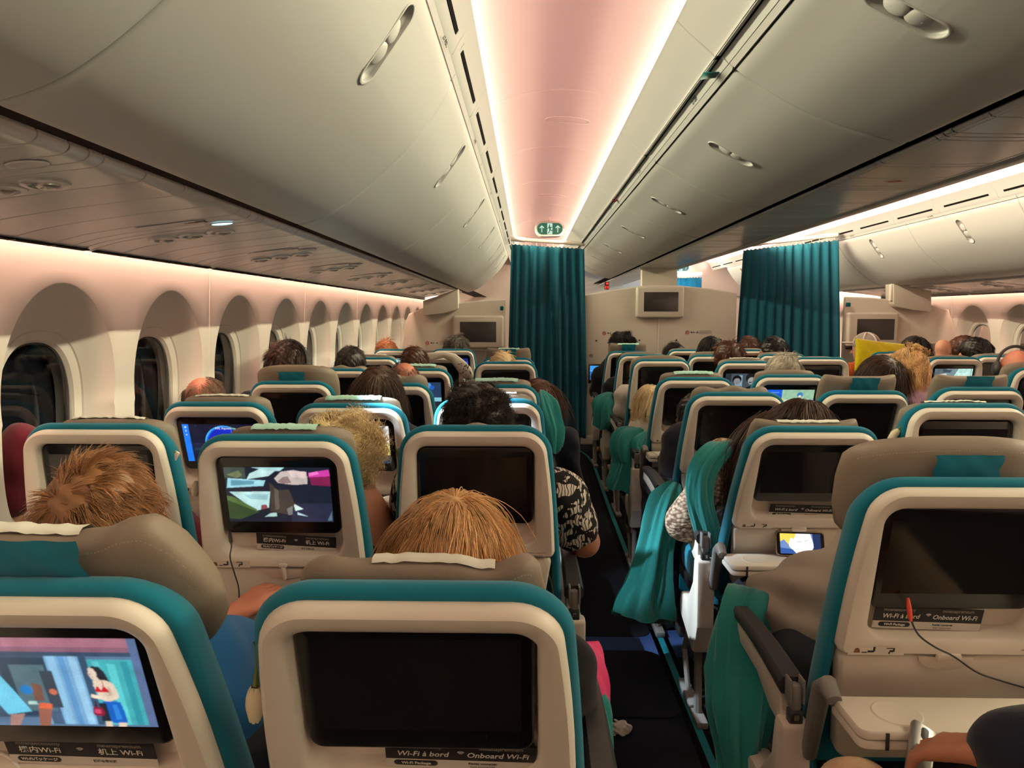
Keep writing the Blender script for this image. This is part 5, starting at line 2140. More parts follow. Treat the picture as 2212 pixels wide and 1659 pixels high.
def hand_prims(wr, di, up, s=1.0, curl=.5, side=1):
    """Palm, four unequal fingers bent at the knuckles and a thumb from the side of the palm."""
    wr = np.array(wr, float); f = np.array(di, float); f /= np.linalg.norm(f)
    u = np.array(up, float); u -= f * (u @ f); u /= np.linalg.norm(u)
    r = np.cross(f, u) * side
    pr = [rbx(wr + f * .045 * s, np.array([.036, .044, .013]) * s, .012 * s, np.stack([r, f, u], axis=1), .02)]
    for i, (o, l) in enumerate(((-.030, .062), (-.010, .072), (.011, .068), (.029, .052))):
        b0 = wr + f * .085 * s + r * o * s
        a = curl * .6
        d1 = f * math.cos(a) - u * math.sin(a)
        d2 = f * math.cos(a + curl) - u * math.sin(a + curl)
        d3 = f * math.cos(a + curl * 1.8) - u * math.sin(a + curl * 1.8)
        p1 = b0 + d1 * l * .45 * s; p2 = p1 + d2 * l * .32 * s; p3 = p2 + d3 * l * .28 * s
        pr += [cap(b0 - f * .01, p1, .0088 * s, .0082 * s, .006), cap(p1, p2, .0082 * s, .0078 * s, .003), cap(p2, p3, .0078 * s, .0068 * s, .003)]
    t0 = wr + f * .025 * s - r * .030 * s
    t1 = t0 + (f * .7 - r * .62 - u * .25) * .034 * s
    t2 = t1 + (f * .93 - r * .12 - u * .35) * .030 * s
    pr += [cap(t0, t1, .0125 * s, .010 * s, .012), cap(t1, t2, .010 * s, .0085 * s, .003)]
    return pr


def rz(a):
    c, s = math.cos(a), math.sin(a)
    return np.array([[c, -s, 0], [s, c, 0], [0, 0, 1]])


def person(label, hc, pel, shirt, skin='skin', hair=None, rot=(0, 0, 0), arms=None, trousers=None, k=1.0, bulk=1.0, sleeve='long', lean=None, knees=None, drop=0.0, vox=.011, fold=.004, tyaw=0.0, hairscale=1.0, extra=()):
    """A seated passenger. hc: head centre, pel: pelvis, rot: head pitch/roll/yaw in degrees."""
    hc = np.array(hc, float); pel = np.array(pel, float)
    root = thing('person', label, 'person', (pel[0], pel[1], 0))
    O = np.array([pel[0], pel[1], 0])
    h = hc - O; p = pel - O
    R = np.array(Euler((math.radians(rot[0]), math.radians(rot[1]), math.radians(rot[2])), 'YXZ').to_matrix())
    nb = h + R @ np.array([0, -.035, -.115]) * k + np.array([0, -.0, -.05]) * k
    nb = nb - np.array([0, -.02, drop]) if drop else nb
    Rt = rz(math.radians(tyaw))
    ch = nb * .70 + p * .30
    be = nb * .30 + p * .70
    B = bulk
    sh = {s: nb + Rt @ np.array([s * .165 * B, .0, -.045]) * k for s in (-1, 1)}
    if lean:
        for s in lean:
            sh[s] = np.array(lean[s], float) - O
    torso = [ell(ch, np.array([.165, .108, .20]) * k * B, Rt, .05), ell(be, np.array([.155, .115, .17]) * k * B, Rt, .06), ell(p, np.array([.17, .13, .11]) * k, None, .06)]
    for s in (-1, 1):
        torso.append(cap(nb * .6 + ch * .4, sh[s], .064 * k, .062 * k * B, .05))
    armp = {}; hands = []
    for s in (-1, 1):
        a = (arms or {}).get(s)
        if a:
            el, wr = np.array(a[0], float) - O, np.array(a[1], float) - O
        else:
            el = sh[s] + Rt @ np.array([s * .045, .06, -.25]) * k
            wr = p + np.array([s * .08, .30, .13]) * k
        armp[s] = (el, wr)
        hands += hand_prims(wr, wr - el + np.array([-s * .05, 0, -.02]), (0, 0, 1), k, .6, s)
    legs = []
    for s in (-1, 1):
        kn = p + np.array([s * .11, .42, -.035]) * k
        if knees:
            kn = np.array(knees[s], float) - O
        an = np.array([kn[0], kn[1] + .02, .09])
        legs.append((p + np.array([s * .09, .02, 0]), kn, an))
    body = head_prims(h, R, k) + [cap(h + R @ np.array([0, -.025, -.06]) * k, nb + np.array([0, .0, -.03]), .054 * k, .062 * k, .03)] + torso
    for s in (-1, 1):
        el, wr = armp[s]
        body += [cap(sh[s], el, .052 * k * B, .042 * k * B, .03), cap(el, wr, .042 * k * B, .028 * k, .015)]
    body += hands
    for a, kn, an in legs:
        body += [cap(a, kn, .082 * k, .060 * k, .05), cap(kn, an, .056 * k, .038 * k, .02), cap(an + np.array([0, -.03, -.045]), an + np.array([0, .13, -.055]), .036 * k, .030 * k, .02)]
    bo = solid('body', body, vox, M[skin] if isinstance(skin, str) else skin, root)
    # clothes follow the body
    e = .016
    cl = [ell(ch - np.array([0, 0, .05 if sleeve == 'none' else 0]), np.array([.125 if sleeve == 'none' else .165, .108, .17 if sleeve == 'none' else .20]) * k * B + e, Rt, .05), ell(be, np.array([.155, .115, .17]) * k * B + e, Rt, .06)]
    for s in (-1, 1):
        el, wr = armp[s]
        if sleeve == 'none':        # thin straps over bare shoulders
            q = nb + Rt @ np.array([s * .10, -.01, -.02]) * k
            cl += [cap(ch + np.array([s * .09, -.10, .10]), q + np.array([0, -.05, .035]), .010, .010, .01), cap(q + np.array([0, -.05, .035]), q + np.array([0, .03, .05]), .010, .010, .01)]
            continue
        cl.append(cap(nb * .6 + ch * .4, sh[s], .064 * k + e, .062 * k * B + e, .05))
        if sleeve == 'short':
            m = sh[s] + (el - sh[s]) * .62
            cl.append(cap(sh[s], m, .058 * k * B + e, .054 * k * B + e, .03))
        else:
            cl += [cap(sh[s], el, .055 * k * B + e, .046 * k * B + e, .03), cap(el, el + (wr - el) * .92, .046 * k * B + e, .034 * k + e, .02)]
    for a_, c_, r_ in extra:
        cl.append(cap(np.array(a_) - O, np.array(c_) - O, r_, r_, .06))
    if sleeve == 'hood':
        cl += [cap(nb + np.array([-.08, -.05, .03]), nb + np.array([.08, -.05, .03]), .05, .05, .05), cap(nb + np.array([0, -.07, .02]), nb + np.array([0, -.09, -.12]), .07, .03, .05)]
    solid('shirt', cl, vox, shirt, root, wob(fold, 38, 34, 30, pel[0] * 9))
    tr_ = [ell(p, np.array([.17, .13, .12]) * k + .028, None, .06)]
    for a, kn, an in legs:
        tr_ += [cap(a, kn, .094 * k, .072 * k, .05), cap(kn, an, .068 * k, .052 * k, .02)]
    solid('trousers', tr_, .014, trousers or M['trousers'], root, wob(.003, 30, 30, 28))
    if hair:
        kind, colr, opt = hair
        opt = dict(opt)
        rad = np.array(opt.pop('rad', (.079, .099, .096))) * k * hairscale
        n = opt.pop('n', 500); ln = opt.pop('length', .05); th = opt.pop('thick', .0013); seed = opt.pop('seed', 1)
        capoff = opt.pop('cap', .004); capz = opt.pop('capz', -.02)
        ctr = np.array((0, -.018, .022)) * k
        base = opt.pop('base', True)
        hair_root = None
        mk = opt.get('mask')
        if base:
            c = h + R @ ctr
            pr = [ell(c, rad + capoff, R, .01), ('-', ell(h + R @ np.array([0, .115, -.045]) * k, np.array([.09, .075, .10]) * k, R, .012)), ('-', rbx(h + R @ np.array([0, .0, -.16 + capz]) * k, np.array([.2, .2, .08]) * k, .01, R, .02))]
            hair_root = solid('hair', pr, .0075, HAIR[colr][0], root, wob(.0035, 120, 130, 90))
        P, rr, mi = hair_strands(kind, R, h, rad, n, ln, th, seed, ctr=ctr, **opt)
        st = inst('hair_strands' if hair_root else 'hair', tubes(P, rr, HAIR[colr], mi), hair_root or root)
    return root


M['trousers'] = mat('dark_trousers', (.02, .022, .03, 1), .9)
def cloth(name, c, bump=.3, nz=.1):
    return mat(name, c + (1,), .9, .15, noise=nz, nscale=120, bump=bump, bscale=700, sheen=.15)


M['blue'] = cloth('blue_tee', (.018, .11, .29))
M['navy'] = cloth('navy_cloth', (.010, .011, .022))
M['blackcloth'] = cloth('black_cloth', (.008, .008, .010))
M['hoodie'] = mat('heather_grey_fleece', (.33, .28, .24, 1), .95, .15, noise=.22, nscale=700, bump=.3, bscale=500)
M['maroon'] = cloth('maroon_cloth', (.085, .006, .014))
M['whitecloth'] = cloth('white_cloth', (.58, .52, .46))
M['lavender'] = cloth('lavender_fleece', (.42, .26, .36))
M['orange'] = cloth('orange_cloth', (.5, .09, .02))
M['knit'] = weave_mat('cream_knit', (.56, .42, .30, 1), (.13, .075, .05, 1), 62, .9)
M['striped'] = cloth('striped_grey', (.20, .17, .15))
# black and white flowered shirt
fm = mat('flowered_shirt', (.5, .45, .38, 1), .9, .2)
nt = fm.node_tree
tc = nt.nodes.new('ShaderNodeTexCoord'); nz_ = nt.nodes.new('ShaderNodeTexNoise'); nz_.inputs['Scale'].default_value = 17; nz_.inputs['Detail'].default_value = 1.5; nz_.inputs['Distortion'].default_value = 2.2
wv = nt.nodes.new('ShaderNodeTexWave'); wv.inputs['Scale'].default_value = 34; wv.inputs['Distortion'].default_value = 7; wv.inputs['Detail'].default_value = 1.0
r1 = nt.nodes.new('ShaderNodeValToRGB'); r1.color_ramp.interpolation = 'CONSTANT'; r1.color_ramp.elements[1].position = .52
r2 = nt.nodes.new('ShaderNodeValToRGB'); r2.color_ramp.interpolation = 'CONSTANT'; r2.color_ramp.elements[1].position = .16
mxr = nt.nodes.new('ShaderNodeMix'); mxr.data_type = 'RGBA'; mxr.blend_type = 'MULTIPLY'; mxr.inputs[0].default_value = 1
cr_ = nt.nodes.new('ShaderNodeMix'); cr_.data_type = 'RGBA'; cr_.inputs[6].default_value = (.012, .011, .012, 1); cr_.inputs[7].default_value = (.56, .49, .42, 1)
nt.links.new(tc.outputs['Object'], nz_.inputs['Vector']); nt.links.new(tc.outputs['Object'], wv.inputs['Vector'])
nt.links.new(nz_.outputs['Fac'], r1.inputs['Fac']); nt.links.new(wv.outputs['Fac'], r2.inputs['Fac'])
nt.links.new(r1.outputs['Color'], mxr.inputs[6]); nt.links.new(r2.outputs['Color'], mxr.inputs[7])
nt.links.new(mxr.outputs[2], cr_.inputs[0]); nt.links.new(cr_.outputs[2], nt.nodes['Principled BSDF'].inputs['Base Color'])
M['flowered'] = fm


def pelv(key, dx=0, dy=.20, z=.56):
    o = SEATS[key].location
    return (o.x + dx, o.y + dy, z)


SH = lambda **k: ('short', k.pop('c'), k)
LG = lambda **k: ('long', k.pop('c'), k)
CU = lambda **k: ('curl', k.pop('c'), k)

# ---- near window bank
person('person with tousled ginger hair in a blue tee, head resting against the slack grey headrest', W(232, 1140, 1.20), pelv('B0', 0, .24), M['blue'], 'skinred',
       SH(c='ginger', n=9000, length=.046, thick=.00075, seed=4, whorl=(-.45, -.82, .34), lift=.13, rad=(.088, .106, .101), segs=6), rot=(-14, -8, 18),
       lean={1: W(508, 1448, 1.34)}, arms={1: (W(545, 1580, 1.40), W(430, 1345, 1.46))}, sleeve='short', vox=.0085, fold=.003, bulk=.94, drop=.085, extra=((W(500, 1425, 1.34), W(538, 1610, 1.37), .074),))
person('person with long smooth fair hair over the pale headrest wing', W(986, 1207, 1.29), pelv('C0', 0, .22), M['blackcloth'], 'skin',
       LG(c='blond', n=9000, length=.36, thick=.00075, seed=9, whorl=(.10, -.30, .95), rad=(.091, .108, .101), segs=16), rot=(-10, -6, 8), vox=.009)
person('person with big frizzy blond curls in a thin strapped top, bare shoulder', W(746, 985, 2.10), pelv('B1', .05, .24), M['blackcloth'], 'skintan',
       CU(c='pale', n=2900, length=.066, thick=.0010, seed=2, wave=.011, segs=30, rad=(.088, .102, .100)), rot=(-6, 4, -10), sleeve='none',
       lean={1: W(826, 1130, 2.14)}, arms={1: (W(842, 1225, 2.12), W(790, 1205, 2.34))}, vox=.009)
person('balding person with a sunburnt crown in the window seat by the flight map', W(446, 872, 2.87), pelv('A2', 0, .22), M['navy'], 'skinred',
       SH(c='thin', n=1500, length=.040, thick=.0007, seed=3, whorl=(-.35, -.2, .9), lift=.06, rad=(.080, .100, .097), cap=-.006, base=False,
          mask=lambda d: ((d[:, 2] < .42) | (d[:, 0] > .42) & (d[:, 2] < .8))), rot=(-16, -14, 10))
person('person with straight brown collar length hair above the dark screen', W(819, 857, 2.86), pelv('B2', .1, .22), M['navy'], 'skin',
       LG(c='brown', n=2200, length=.19, thick=.0009, seed=5, rad=(.084, .103, .099), segs=10), rot=(-4, 6, -6))
person('person with thick dark curly hair in a black and white flowered shirt', W(1032, 916, 2.12), pelv('C1', .02, .22), M['flowered'], 'skintan',
       CU(c='dark', n=3000, length=.040, thick=.0009, seed=6, wave=.0065, segs=12, rad=(.090, .106, .104)), rot=(-4, 0, 0),
       lean={1: W(1206, 1075, 2.04)}, arms={1: (W(1262, 1170, 2.08), W(1215, 1150, 2.34))}, sleeve='short', bulk=1.08, vox=.009)
person('person with flicked dark hair wearing headphones in the window seat', W(622, 792, 3.62), pelv('A3', .0, .22), M['navy'], 'skin',
       SH(c='deep', n=1500, length=.055, thick=.0012, seed=7, lift=.35, rad=(.088, .104, .100)), rot=(-8, 8, -6))
person('person with short dark hair by the last windows', W(760, 790, 4.44), pelv('A4', .03, .22), M['blackcloth'], 'skin',
       SH(c='dark', n=1100, length=.040, thick=.0014, seed=8, lift=.25, rad=(.086, .104, .102)), rot=(-3, 0, -4))
person('person with thinning cropped hair behind the brown haired passenger', W(874, 828, 3.68), pelv('B3', .0, .22), M['navy'], 'skinred',
       SH(c='thin', n=1100, length=.024, thick=.0010, seed=9, lift=.1, base=False, rad=(.079, .099, .096), mask=lambda d: (d[:, 2] < .62) | (d[:, 0] < -.3)), rot=(-4, 0, 6))
person('person with reddish brown hair in front of the short dark hair', W(897, 790, 4.52), pelv('B4', -.02, .22), M['navy'], 'skin',
       SH(c='auburn', n=700, length=.05, thick=.0016, seed=10, lift=.3, rad=(.084, .102, .10)), rot=(-6, 0, 0))
person('person with orange hair in the window row by the bulkhead', W(836, 764, 6.46), pelv('A6', 0, .22), M['navy'], 'skin',
       SH(c='red', n=700, length=.06, thick=.0018, seed=11, lift=.35, rad=(.086, .104, .102)), rot=(-4, 0, 0))
person('grey haired person with glasses in the row by the bulkhead', W(987, 754, 6.50), pelv('B6', .0, .22), M['navy'], 'skin',
       SH(c='grey', n=900, length=.07, thick=.0018, seed=12, lift=.35, rad=(.096, .110, .108)), rot=(-4, 6, -24))
person('person of whom only wispy fair hair shows above the wide dark screen', W(1086, 799, 4.72), pelv('C4', .0, .22), M['navy'], 'skin',
       SH(c='pale', n=700, length=.06, thick=.0013, seed=13, lift=.5, rad=(.082, .10, .096)), rot=(-6, 0, 0))
person('person with long auburn hair leaning towards the near aisle', W(1160, 868, 3.66), pelv('C3', .08, .22), M['navy'], 'skin',
       LG(c='auburn', n=1200, length=.30, thick=.0013, seed=14, rad=(.082, .10, .096), segs=10), rot=(-6, 10, 0))
person('person in a maroon sweater with an arm raised against the window', (-1.25, 2.16, .88), pelv('A1', 0, .22), M['maroon'], 'skin',
       SH(c='dark', n=500, length=.04, thick=.0013, seed=15), lean={-1: (-1.36, 2.10, .88)}, arms={-1: (W(46, 962, 1.98), W(20, 1095, 1.96))}, vox=.011, bulk=.92)

# ---- centre bank
person('person in a heather grey fleece hunched over the tray, grey sleeve by the armrest', (.94, 1.70, .93), pelv('D0', .0, .26), M['hoodie'], 'skin',
       LG(c='dark', n=1500, length=.16, thick=.0011, seed=16, rad=(.082, .10, .096), segs=10), rot=(-10, 0, 10),
       lean={-1: W(1790, 1268, 1.68)}, arms={-1: (W(1676, 1300, 1.80), W(1765, 1430, 1.80)), 1: ((1.05, 1.76, .76), (1.02, 1.98, .60))}, sleeve='hood', bulk=1.12, vox=.009, fold=.009, extra=((W(1690, 1310, 1.76), W(1765, 1420, 1.70), .085), (W(1715, 1300, 1.74), W(1742, 1480, 1.66), .07)))
person('person with long dark brown hair in a cream knitted sweater', W(1722, 938, 2.53), pelv('D1', .04, .24), M['knit'], 'skin',
       LG(c='deep', n=5200, length=.44, thick=.0010, seed=17, whorl=(-.1, -.2, .97), rad=(.090, .108, .102), segs=16), rot=(-8, 16, 30),
       lean={-1: W(1570, 1000, 2.46)}, arms={-1: (W(1480, 1126, 2.41), W(1560, 1175, 2.52))}, vox=.009, bulk=1.1, fold=.004)
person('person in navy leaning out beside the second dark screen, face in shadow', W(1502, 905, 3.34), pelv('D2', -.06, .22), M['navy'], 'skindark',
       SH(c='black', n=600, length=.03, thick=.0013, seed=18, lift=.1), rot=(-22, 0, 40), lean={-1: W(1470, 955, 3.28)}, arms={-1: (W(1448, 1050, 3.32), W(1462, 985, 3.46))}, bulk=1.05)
person('fair haired child in a pale shirt leaning out into the near aisle', W(1405, 876, 3.98), pelv('D3', -.08, .22, .60), M['whitecloth'], 'skin',
       LG(c='pale', n=2200, length=.20, thick=.0011, seed=19, rad=(.086, .103, .102), segs=10), rot=(-4, -8, 10), k=.88, hairscale=1.05, lean={-1: W(1388, 935, 3.92)})
person('person in a white tee whose sleeve shows beside the grey screen', W(1380, 840, 5.06), pelv('D4', -.06, .22), M['whitecloth'], 'skin',
       SH(c='dark', n=400, length=.04, thick=.0015, seed=20), lean={-1: W(1352, 855, 4.96)}, arms={-1: (W(1342, 905, 4.98), W(1350, 925, 5.2))}, sleeve='short')
person('person with smooth dark hair just above the leather topped seat', W(1354, 793, 5.80), pelv('D5', -.04, .22), M['blackcloth'], 'skin',
       SH(c='black', n=700, length=.04, thick=.0018, seed=21, lift=.1, rad=(.086, .104, .102)), rot=(-4, 0, 0), lean={-1: W(1322, 840, 5.74)})
person('person with bushy dark hair in a black tee by the arched bulkhead', W(1343, 748, 6.66), pelv('D6', -.06, .22), M['blackcloth'], 'skin',
       CU(c='black', n=1300, length=.05, thick=.0022, seed=22, wave=.01, segs=10, rad=(.10, .112, .112)), lean={-1: W(1297, 812, 6.62)}, sleeve='short', bulk=1.1)
person('person with messy dark hair tilted to one side by the arched bulkhead', W(1456, 772, 6.64), pelv('E6', -.04, .22), M['blackcloth'], 'skin',
       SH(c='black', n=900, length=.07, thick=.002, seed=23, lift=.4, rad=(.10, .112, .108)), rot=(0, 24, 0))
person('person with straight smooth black hair in the middle of the centre bank', W(1534, 762, 5.82), pelv('E5', .05, .22), M['blackcloth'], 'skin',
       LG(c='black', n=1100, length=.16, thick=.0017, seed=24, rad=(.096, .110, .108), segs=8), rot=(0, 0, 10))
person('person with tied auburn hair lying against the top of the black and white film seat', W(1575, 776, 5.02), pelv('E4', .02, .22), M['navy'], 'skin',
       SH(c='auburn', n=1000, length=.06, thick=.0016, seed=25, lift=.25, rad=(.090, .106, .10)), rot=(-20, -10, 0))
person('person in profile with short black hair and a bare cheek', W(1668, 762, 5.86), pelv('F5', .05, .22), M['orange'], 'skintan',
       SH(c='black', n=1000, length=.045, thick=.0018, seed=26, lift=.2, rad=(.092, .106, .106)), rot=(-6, 0, 62))
person('white haired person in front of the film menu screen', W(1690, 812, 4.18), pelv('E3', .08, .22), M['navy'], 'skinred',
       SH(c='white', n=1500, length=.06, thick=.0013, seed=27, lift=.15, whorl=(.1, .2, .95), rad=(.092, .108, .104), cap=-.004, mask=lambda d: (d[:, 2] > .35) | (np.abs(d[:, 0]) > .5) | (d[:, 2] < -.2)), rot=(-4, 0, 0))
person('person with brown hair by the far curtain', W(1618, 756, 6.66), pelv('F6', .1, .22), M['navy'], 'skin',
       SH(c='auburn', n=700, length=.05, thick=.002, seed=28, lift=.2, rad=(.09, .106, .102)))
person('person with dark brown hair whose head touches the blond bun', W(1896, 828, 3.56), pelv('E2', .2, .24), M['navy'], 'skin',
       LG(c='deep', n=2400, length=.24, thick=.0012, seed=29, rad=(.102, .116, .112), segs=10), rot=(-4, 10, 0))
bun = person('person with fair hair in a bun and a lavender hood', W(1958, 808, 3.62), pelv('F2', -.04, .26), M['lavender'], 'skinred',
             LG(c='blond', n=2600, length=.11, thick=.0011, seed=30, whorl=(-.3, .8, -.3), rad=(.090, .108, .102)), rot=(-8, 14, -40), sleeve='hood', lean={1: W(2010, 862, 3.6)}, bulk=1.1)
c = np.array(W(1976, 757, 3.60)) - np.array(bun.location)
P_, r_, m_ = hair_strands('curl', np.eye(3), c, (.026, .026, .024), 260, .05, .0016, 31, wave=.014, segs=14, ctr=(0, 0, 0))
b0_ = inst('bun', tubes(P_, r_, HAIR['blond'], m_), bun)
solid('bun_core', [ell(c, (.027, .027, .025))], .006, HAIR['blond'][0], b0_)

# ---- far bank
capm = person('person in a grey and white mesh cap with sunglasses', W(1868, 752, 6.22), pelv('G5', .0, .24), M['orange'], 'skin',
              SH(c='dark', n=200, length=.02, thick=.002, seed=32, mask=lambda d: d[:, 2] < -.1), rot=(-4, 0, 48))
h_ = np.array(W(1868, 752, 6.22)) - np.array(capm.location)
Rc = np.array(Euler((0, 0, math.radians(48))).to_matrix())
M['capgrey'] = cloth('cap_mesh', (.30, .27, .25)); M['capwhite'] = cloth('cap_white', (.62, .57, .52))
co = solid('cap', [ell(h_ + Rc @ np.array([0, -.012, .035]), (.094, .110, .098), Rc), ('-', rbx(h_ + Rc @ np.array([0, 0, -.12]), (.3, .3, .13), .01, Rc, .005))], .0075, M['capgrey'], capm)
b = MB()
for a in (0, 60, 120):
    pts = []
    for t in np.linspace(0, PI, 15):
        q = np.array([math.cos(math.radians(a)) * math.cos(t) * .096, math.sin(math.radians(a)) * math.cos(t) * .112, .035 + .1005 * math.sin(t)]) + np.array([0, -.012, 0])
        pts.append(h_ + Rc @ q)
    b.tube(pts, .008, 6)
b.build('cap_ribs', M['capwhite'], co)
solid('cap_brim', [ell(h_ + Rc @ np.array([0, .13, .045]), (.075, .075, .010), Rc)], .006, M['capwhite'], co)
b = MB(); q = h_ + Rc @ np.array([0, .10, 0]); b.box(q, (.13, .02, .03), .006, 0); b.build('sunglasses', M['bezel'], capm)
person('person with long black hair beside the yellow pillow', W(1973, 762, 6.18), pelv('G5', .42, .24), M['navy'], 'skin',
       LG(c='black', n=1200, length=.22, thick=.0018, seed=33, rad=(.104, .116, .118), segs=8), rot=(-2, 0, 0))
person('bald baby held up above the seats, face turned aside', W(2038, 755, 5.62), W(2045, 840, 5.62), M['whitecloth'], 'skin', None, rot=(0, 0, -60), k=.72, bulk=.8)
person('person with brown hair bending behind the baby', W(2078, 758, 5.95), pelv('H4', .22, .5), M['navy'], 'skin',
       SH(c='auburn', n=700, length=.045, thick=.0018, seed=34, lift=.15, rad=(.09, .106, .10)), rot=(-30, 0, 40))
person('person with smooth dark hair by the far windows', W(2103, 764, 5.64), pelv('H4', .10, .24), M['navy'], 'skin',
       SH(c='black', n=900, length=.05, thick=.0016, seed=35, lift=.05, rad=(.094, .108, .104)), rot=(-20, 0, 55))
person('bald person in black headphones beyond the far aisle', W(2192, 796, 4.60), pelv('G3', .12, .24), M['blackcloth'], 'skinred', None, rot=(-8, 6, -10), k=1.08)


def headphones(hc, R, label, k=1.0, parent=None):
    g = thing('headphones', label, 'headphones', hc)
    b = MB()
    pts = [Vector(R @ (np.array([math.cos(t) * .098, -.005, .02 + math.sin(t) * .112]) * k)) for t in np.linspace(0, PI, 17)]
    b.tube(pts, .009 * k, 8)
    b.build('headband', M['rubber'], g)
    for s in (-1, 1):
        V, F = nets([ell(R @ (np.array([s * .098, -.005, -.01]) * k), np.array([.024, .036, .044]) * k, R)], .006)
        inst('ear_cup', np_mesh('ear_cup', V, F, M['rubber']), g)
    return g


headphones(W(622, 792, 3.62), np.array(Euler((-.1, .14, -.1)).to_matrix()), 'dark headphones over flicked dark hair in the window seat', 1.05)
headphones(W(2192, 796, 4.60), np.array(Euler((-.14, .1, -.2)).to_matrix()), 'black headphones on the bald head beyond the far aisle', 1.1)
# glasses of the grey haired passenger
h_ = W(987, 754, 6.50)
b = MB(); b.tube([(.06, .05, 0), (.085, .10, .0), (.05, .13, .0)], .004, 6); b.tube([(.085, .0, .0), (.075, .10, .0)], .004, 6)
o = b.build('eyeglasses', M['bezel'], None, h_); tag(o, 'thin framed glasses on the grey haired passenger', 'glasses')
# ================================================================== READING LIGHTS
def spot(name, loc, to, power, angle, col=(.72, .88, 1.0), blend=.35):
    L = bpy.data.lights.new(name, 'SPOT')
    L.energy = power; L.color = col; L.spot_size = math.radians(angle); L.spot_blend = blend; L.shadow_soft_size = .012
    o = bpy.data.objects.new(name, L)
    o.location = loc
    o.rotation_euler = (Vector(to) - Vector(loc)).to_track_quat('-Z', 'Y').to_euler()
    COL.objects.link(o)


spot('reading_light', (-.95, 2.45, 1.645), (.58, 2.48, .30), 260, 34, blend=.8)
spot('reading_light', (-.90, 2.04, 1.66), (-.20, 2.56, .98), 90, 24)

# ================================================================== BLANKETS AND SOFT THINGS
def drape(label, path, folds=5, amp=.22, matl=None, group='teal fleece blankets', seed=1, flat=.62, name='blanket', cat='blanket', ang=0.0):
    """Hanging bunch of cloth; path: (x, y, z, half width)."""
    r = random.Random(seed)
    P = [Vector(p[:3]) for p in path]; Wd = [p[3] for p in path]
    n = 72
    ph = [r.uniform(0, 6.3) for _ in range(4)]
    # resample smoothly
    Q, ws = [], []
    for i in range(len(P) - 1):
        a = P[max(0, i - 1)]; b_ = P[i]; c = P[i + 1]; d = P[min(len(P) - 1, i + 2)]
        for j in range(7):
            t = j / 7
            Q.append(0.5 * ((2 * b_) + (c - a) * t + (2 * a - 5 * b_ + 4 * c - d) * t * t + (3 * b_ - a - 3 * c + d) * t ** 3))
            ws.append(Wd[i] + (Wd[i + 1] - Wd[i]) * t)
    Q.append(P[-1]); ws.append(Wd[-1])
    mb = MB()
    L = []
    m = len(Q)
    for i, (q, w) in enumerate(zip(Q, ws)):
        t = i / (m - 1)
        tg = (Q[min(m - 1, i + 1)] - Q[max(0, i - 1)]).normalized()
        sx = Vector((math.cos(ang), math.sin(ang), 0)); sx = (sx - tg * sx.dot(tg)).normalized()
        sy = tg.cross(sx)
        e = min(1, (i + .06) / 6.0) ** .5
        lp = []
        for k in range(n):
            a = 2 * PI * k / n
            f = 1 + .05 * math.sin(13 * a + ph[3] + t * 4) + .03 * math.sin(19 * a - t * 9 + ph[2]) * math.sin(t * 17 + ph[0]) + amp * math.sin(folds * a + ph[0] + t * 1.3) + amp * .55 * math.sin((folds * 2 - 1) * a + ph[1] - t * 2.1) + .07 * math.sin(t * 11 + ph[2] + a * 2)
            lp.append(q + sx * (w * e * f * math.cos(a)) + sy * (w * e * f * flat * math.sin(a)) + Vector((0, 0, .012 * math.sin(a * 3 + ph[3]) if i > m - 3 else 0)))
        L.append(lp)
    mb.loft(L)
    o = mb.build(name, matl or M['blanket'], smooth=75)
    return tag(o, label, cat, group)


def WP(px, py, y, w):
    p = W(px, py, y)
    return (p.x, p.y, p.z, w)


drape('teal blanket heaped over the armrest and hanging to the floor below the grey fleece sleeve', [WP(1668, 1292, 1.80, .045), WP(1628, 1308, 1.74, .070), WP(1602, 1370, 1.68, .064), WP(1603, 1450, 1.63, .074), WP(1600, 1540, 1.58, .068), WP(1600, 1620, 1.55, .052), WP(1606, 1700, 1.53, .046), WP(1610, 1800, 1.52, .045)], 5, .16, seed=3)
drape('long teal blanket trailing into the aisle beside the second dark screen', [WP(1462, 1040, 2.92, .05), WP(1438, 1090, 2.86, .070), WP(1420, 1160, 2.80, .066), WP(1404, 1240, 2.74, .074), WP(1392, 1300, 2.70, .095), WP(1388, 1335, 2.68, .115)], 6, .2, seed=5)
drape('teal blanket slung over the knitted sweater shoulder', [WP(1600, 954, 2.44, .026), WP(1556, 972, 2.39, .038), WP(1520, 1015, 2.36, .042), WP(1512, 1075, 2.34, .044), WP(1524, 1135, 2.33, .040), WP(1540, 1190, 2.33, .034)], 4, .13, seed=21, flat=.5)
drape('teal blanket wrapped round the fair haired child in the aisle', [WP(1398, 930, 3.86, .05), WP(1360, 955, 3.82, .085), WP(1365, 1000, 3.80, .095), WP(1352, 1035, 3.78, .075), WP(1343, 1060, 3.78, .085)], 5, .2, seed=11)
drape('teal blanket bunched by the aisle behind the white tee sleeve', [WP(1322, 848, 5.5, .06), WP(1308, 875, 5.45, .085), WP(1305, 905, 5.45, .085), WP(1300, 925, 5.45, .06)], 4, .2, seed=13)
drape('teal blanket hanging into the aisle beside the auburn hair', [WP(1168, 842, 3.46, .03), WP(1180, 880, 3.40, .050), WP(1192, 930, 3.36, .052), WP(1196, 976, 3.34, .030)], 4, .2, seed=15)
drape('teal blanket over the near armrest below the pink pillow', [WP(1228, 1512, 1.36, .040), WP(1256, 1530, 1.34, .050), WP(1268, 1580, 1.32, .048), WP(1268, 1650, 1.30, .042), WP(1262, 1740, 1.28, .040)], 5, .2, seed=17)


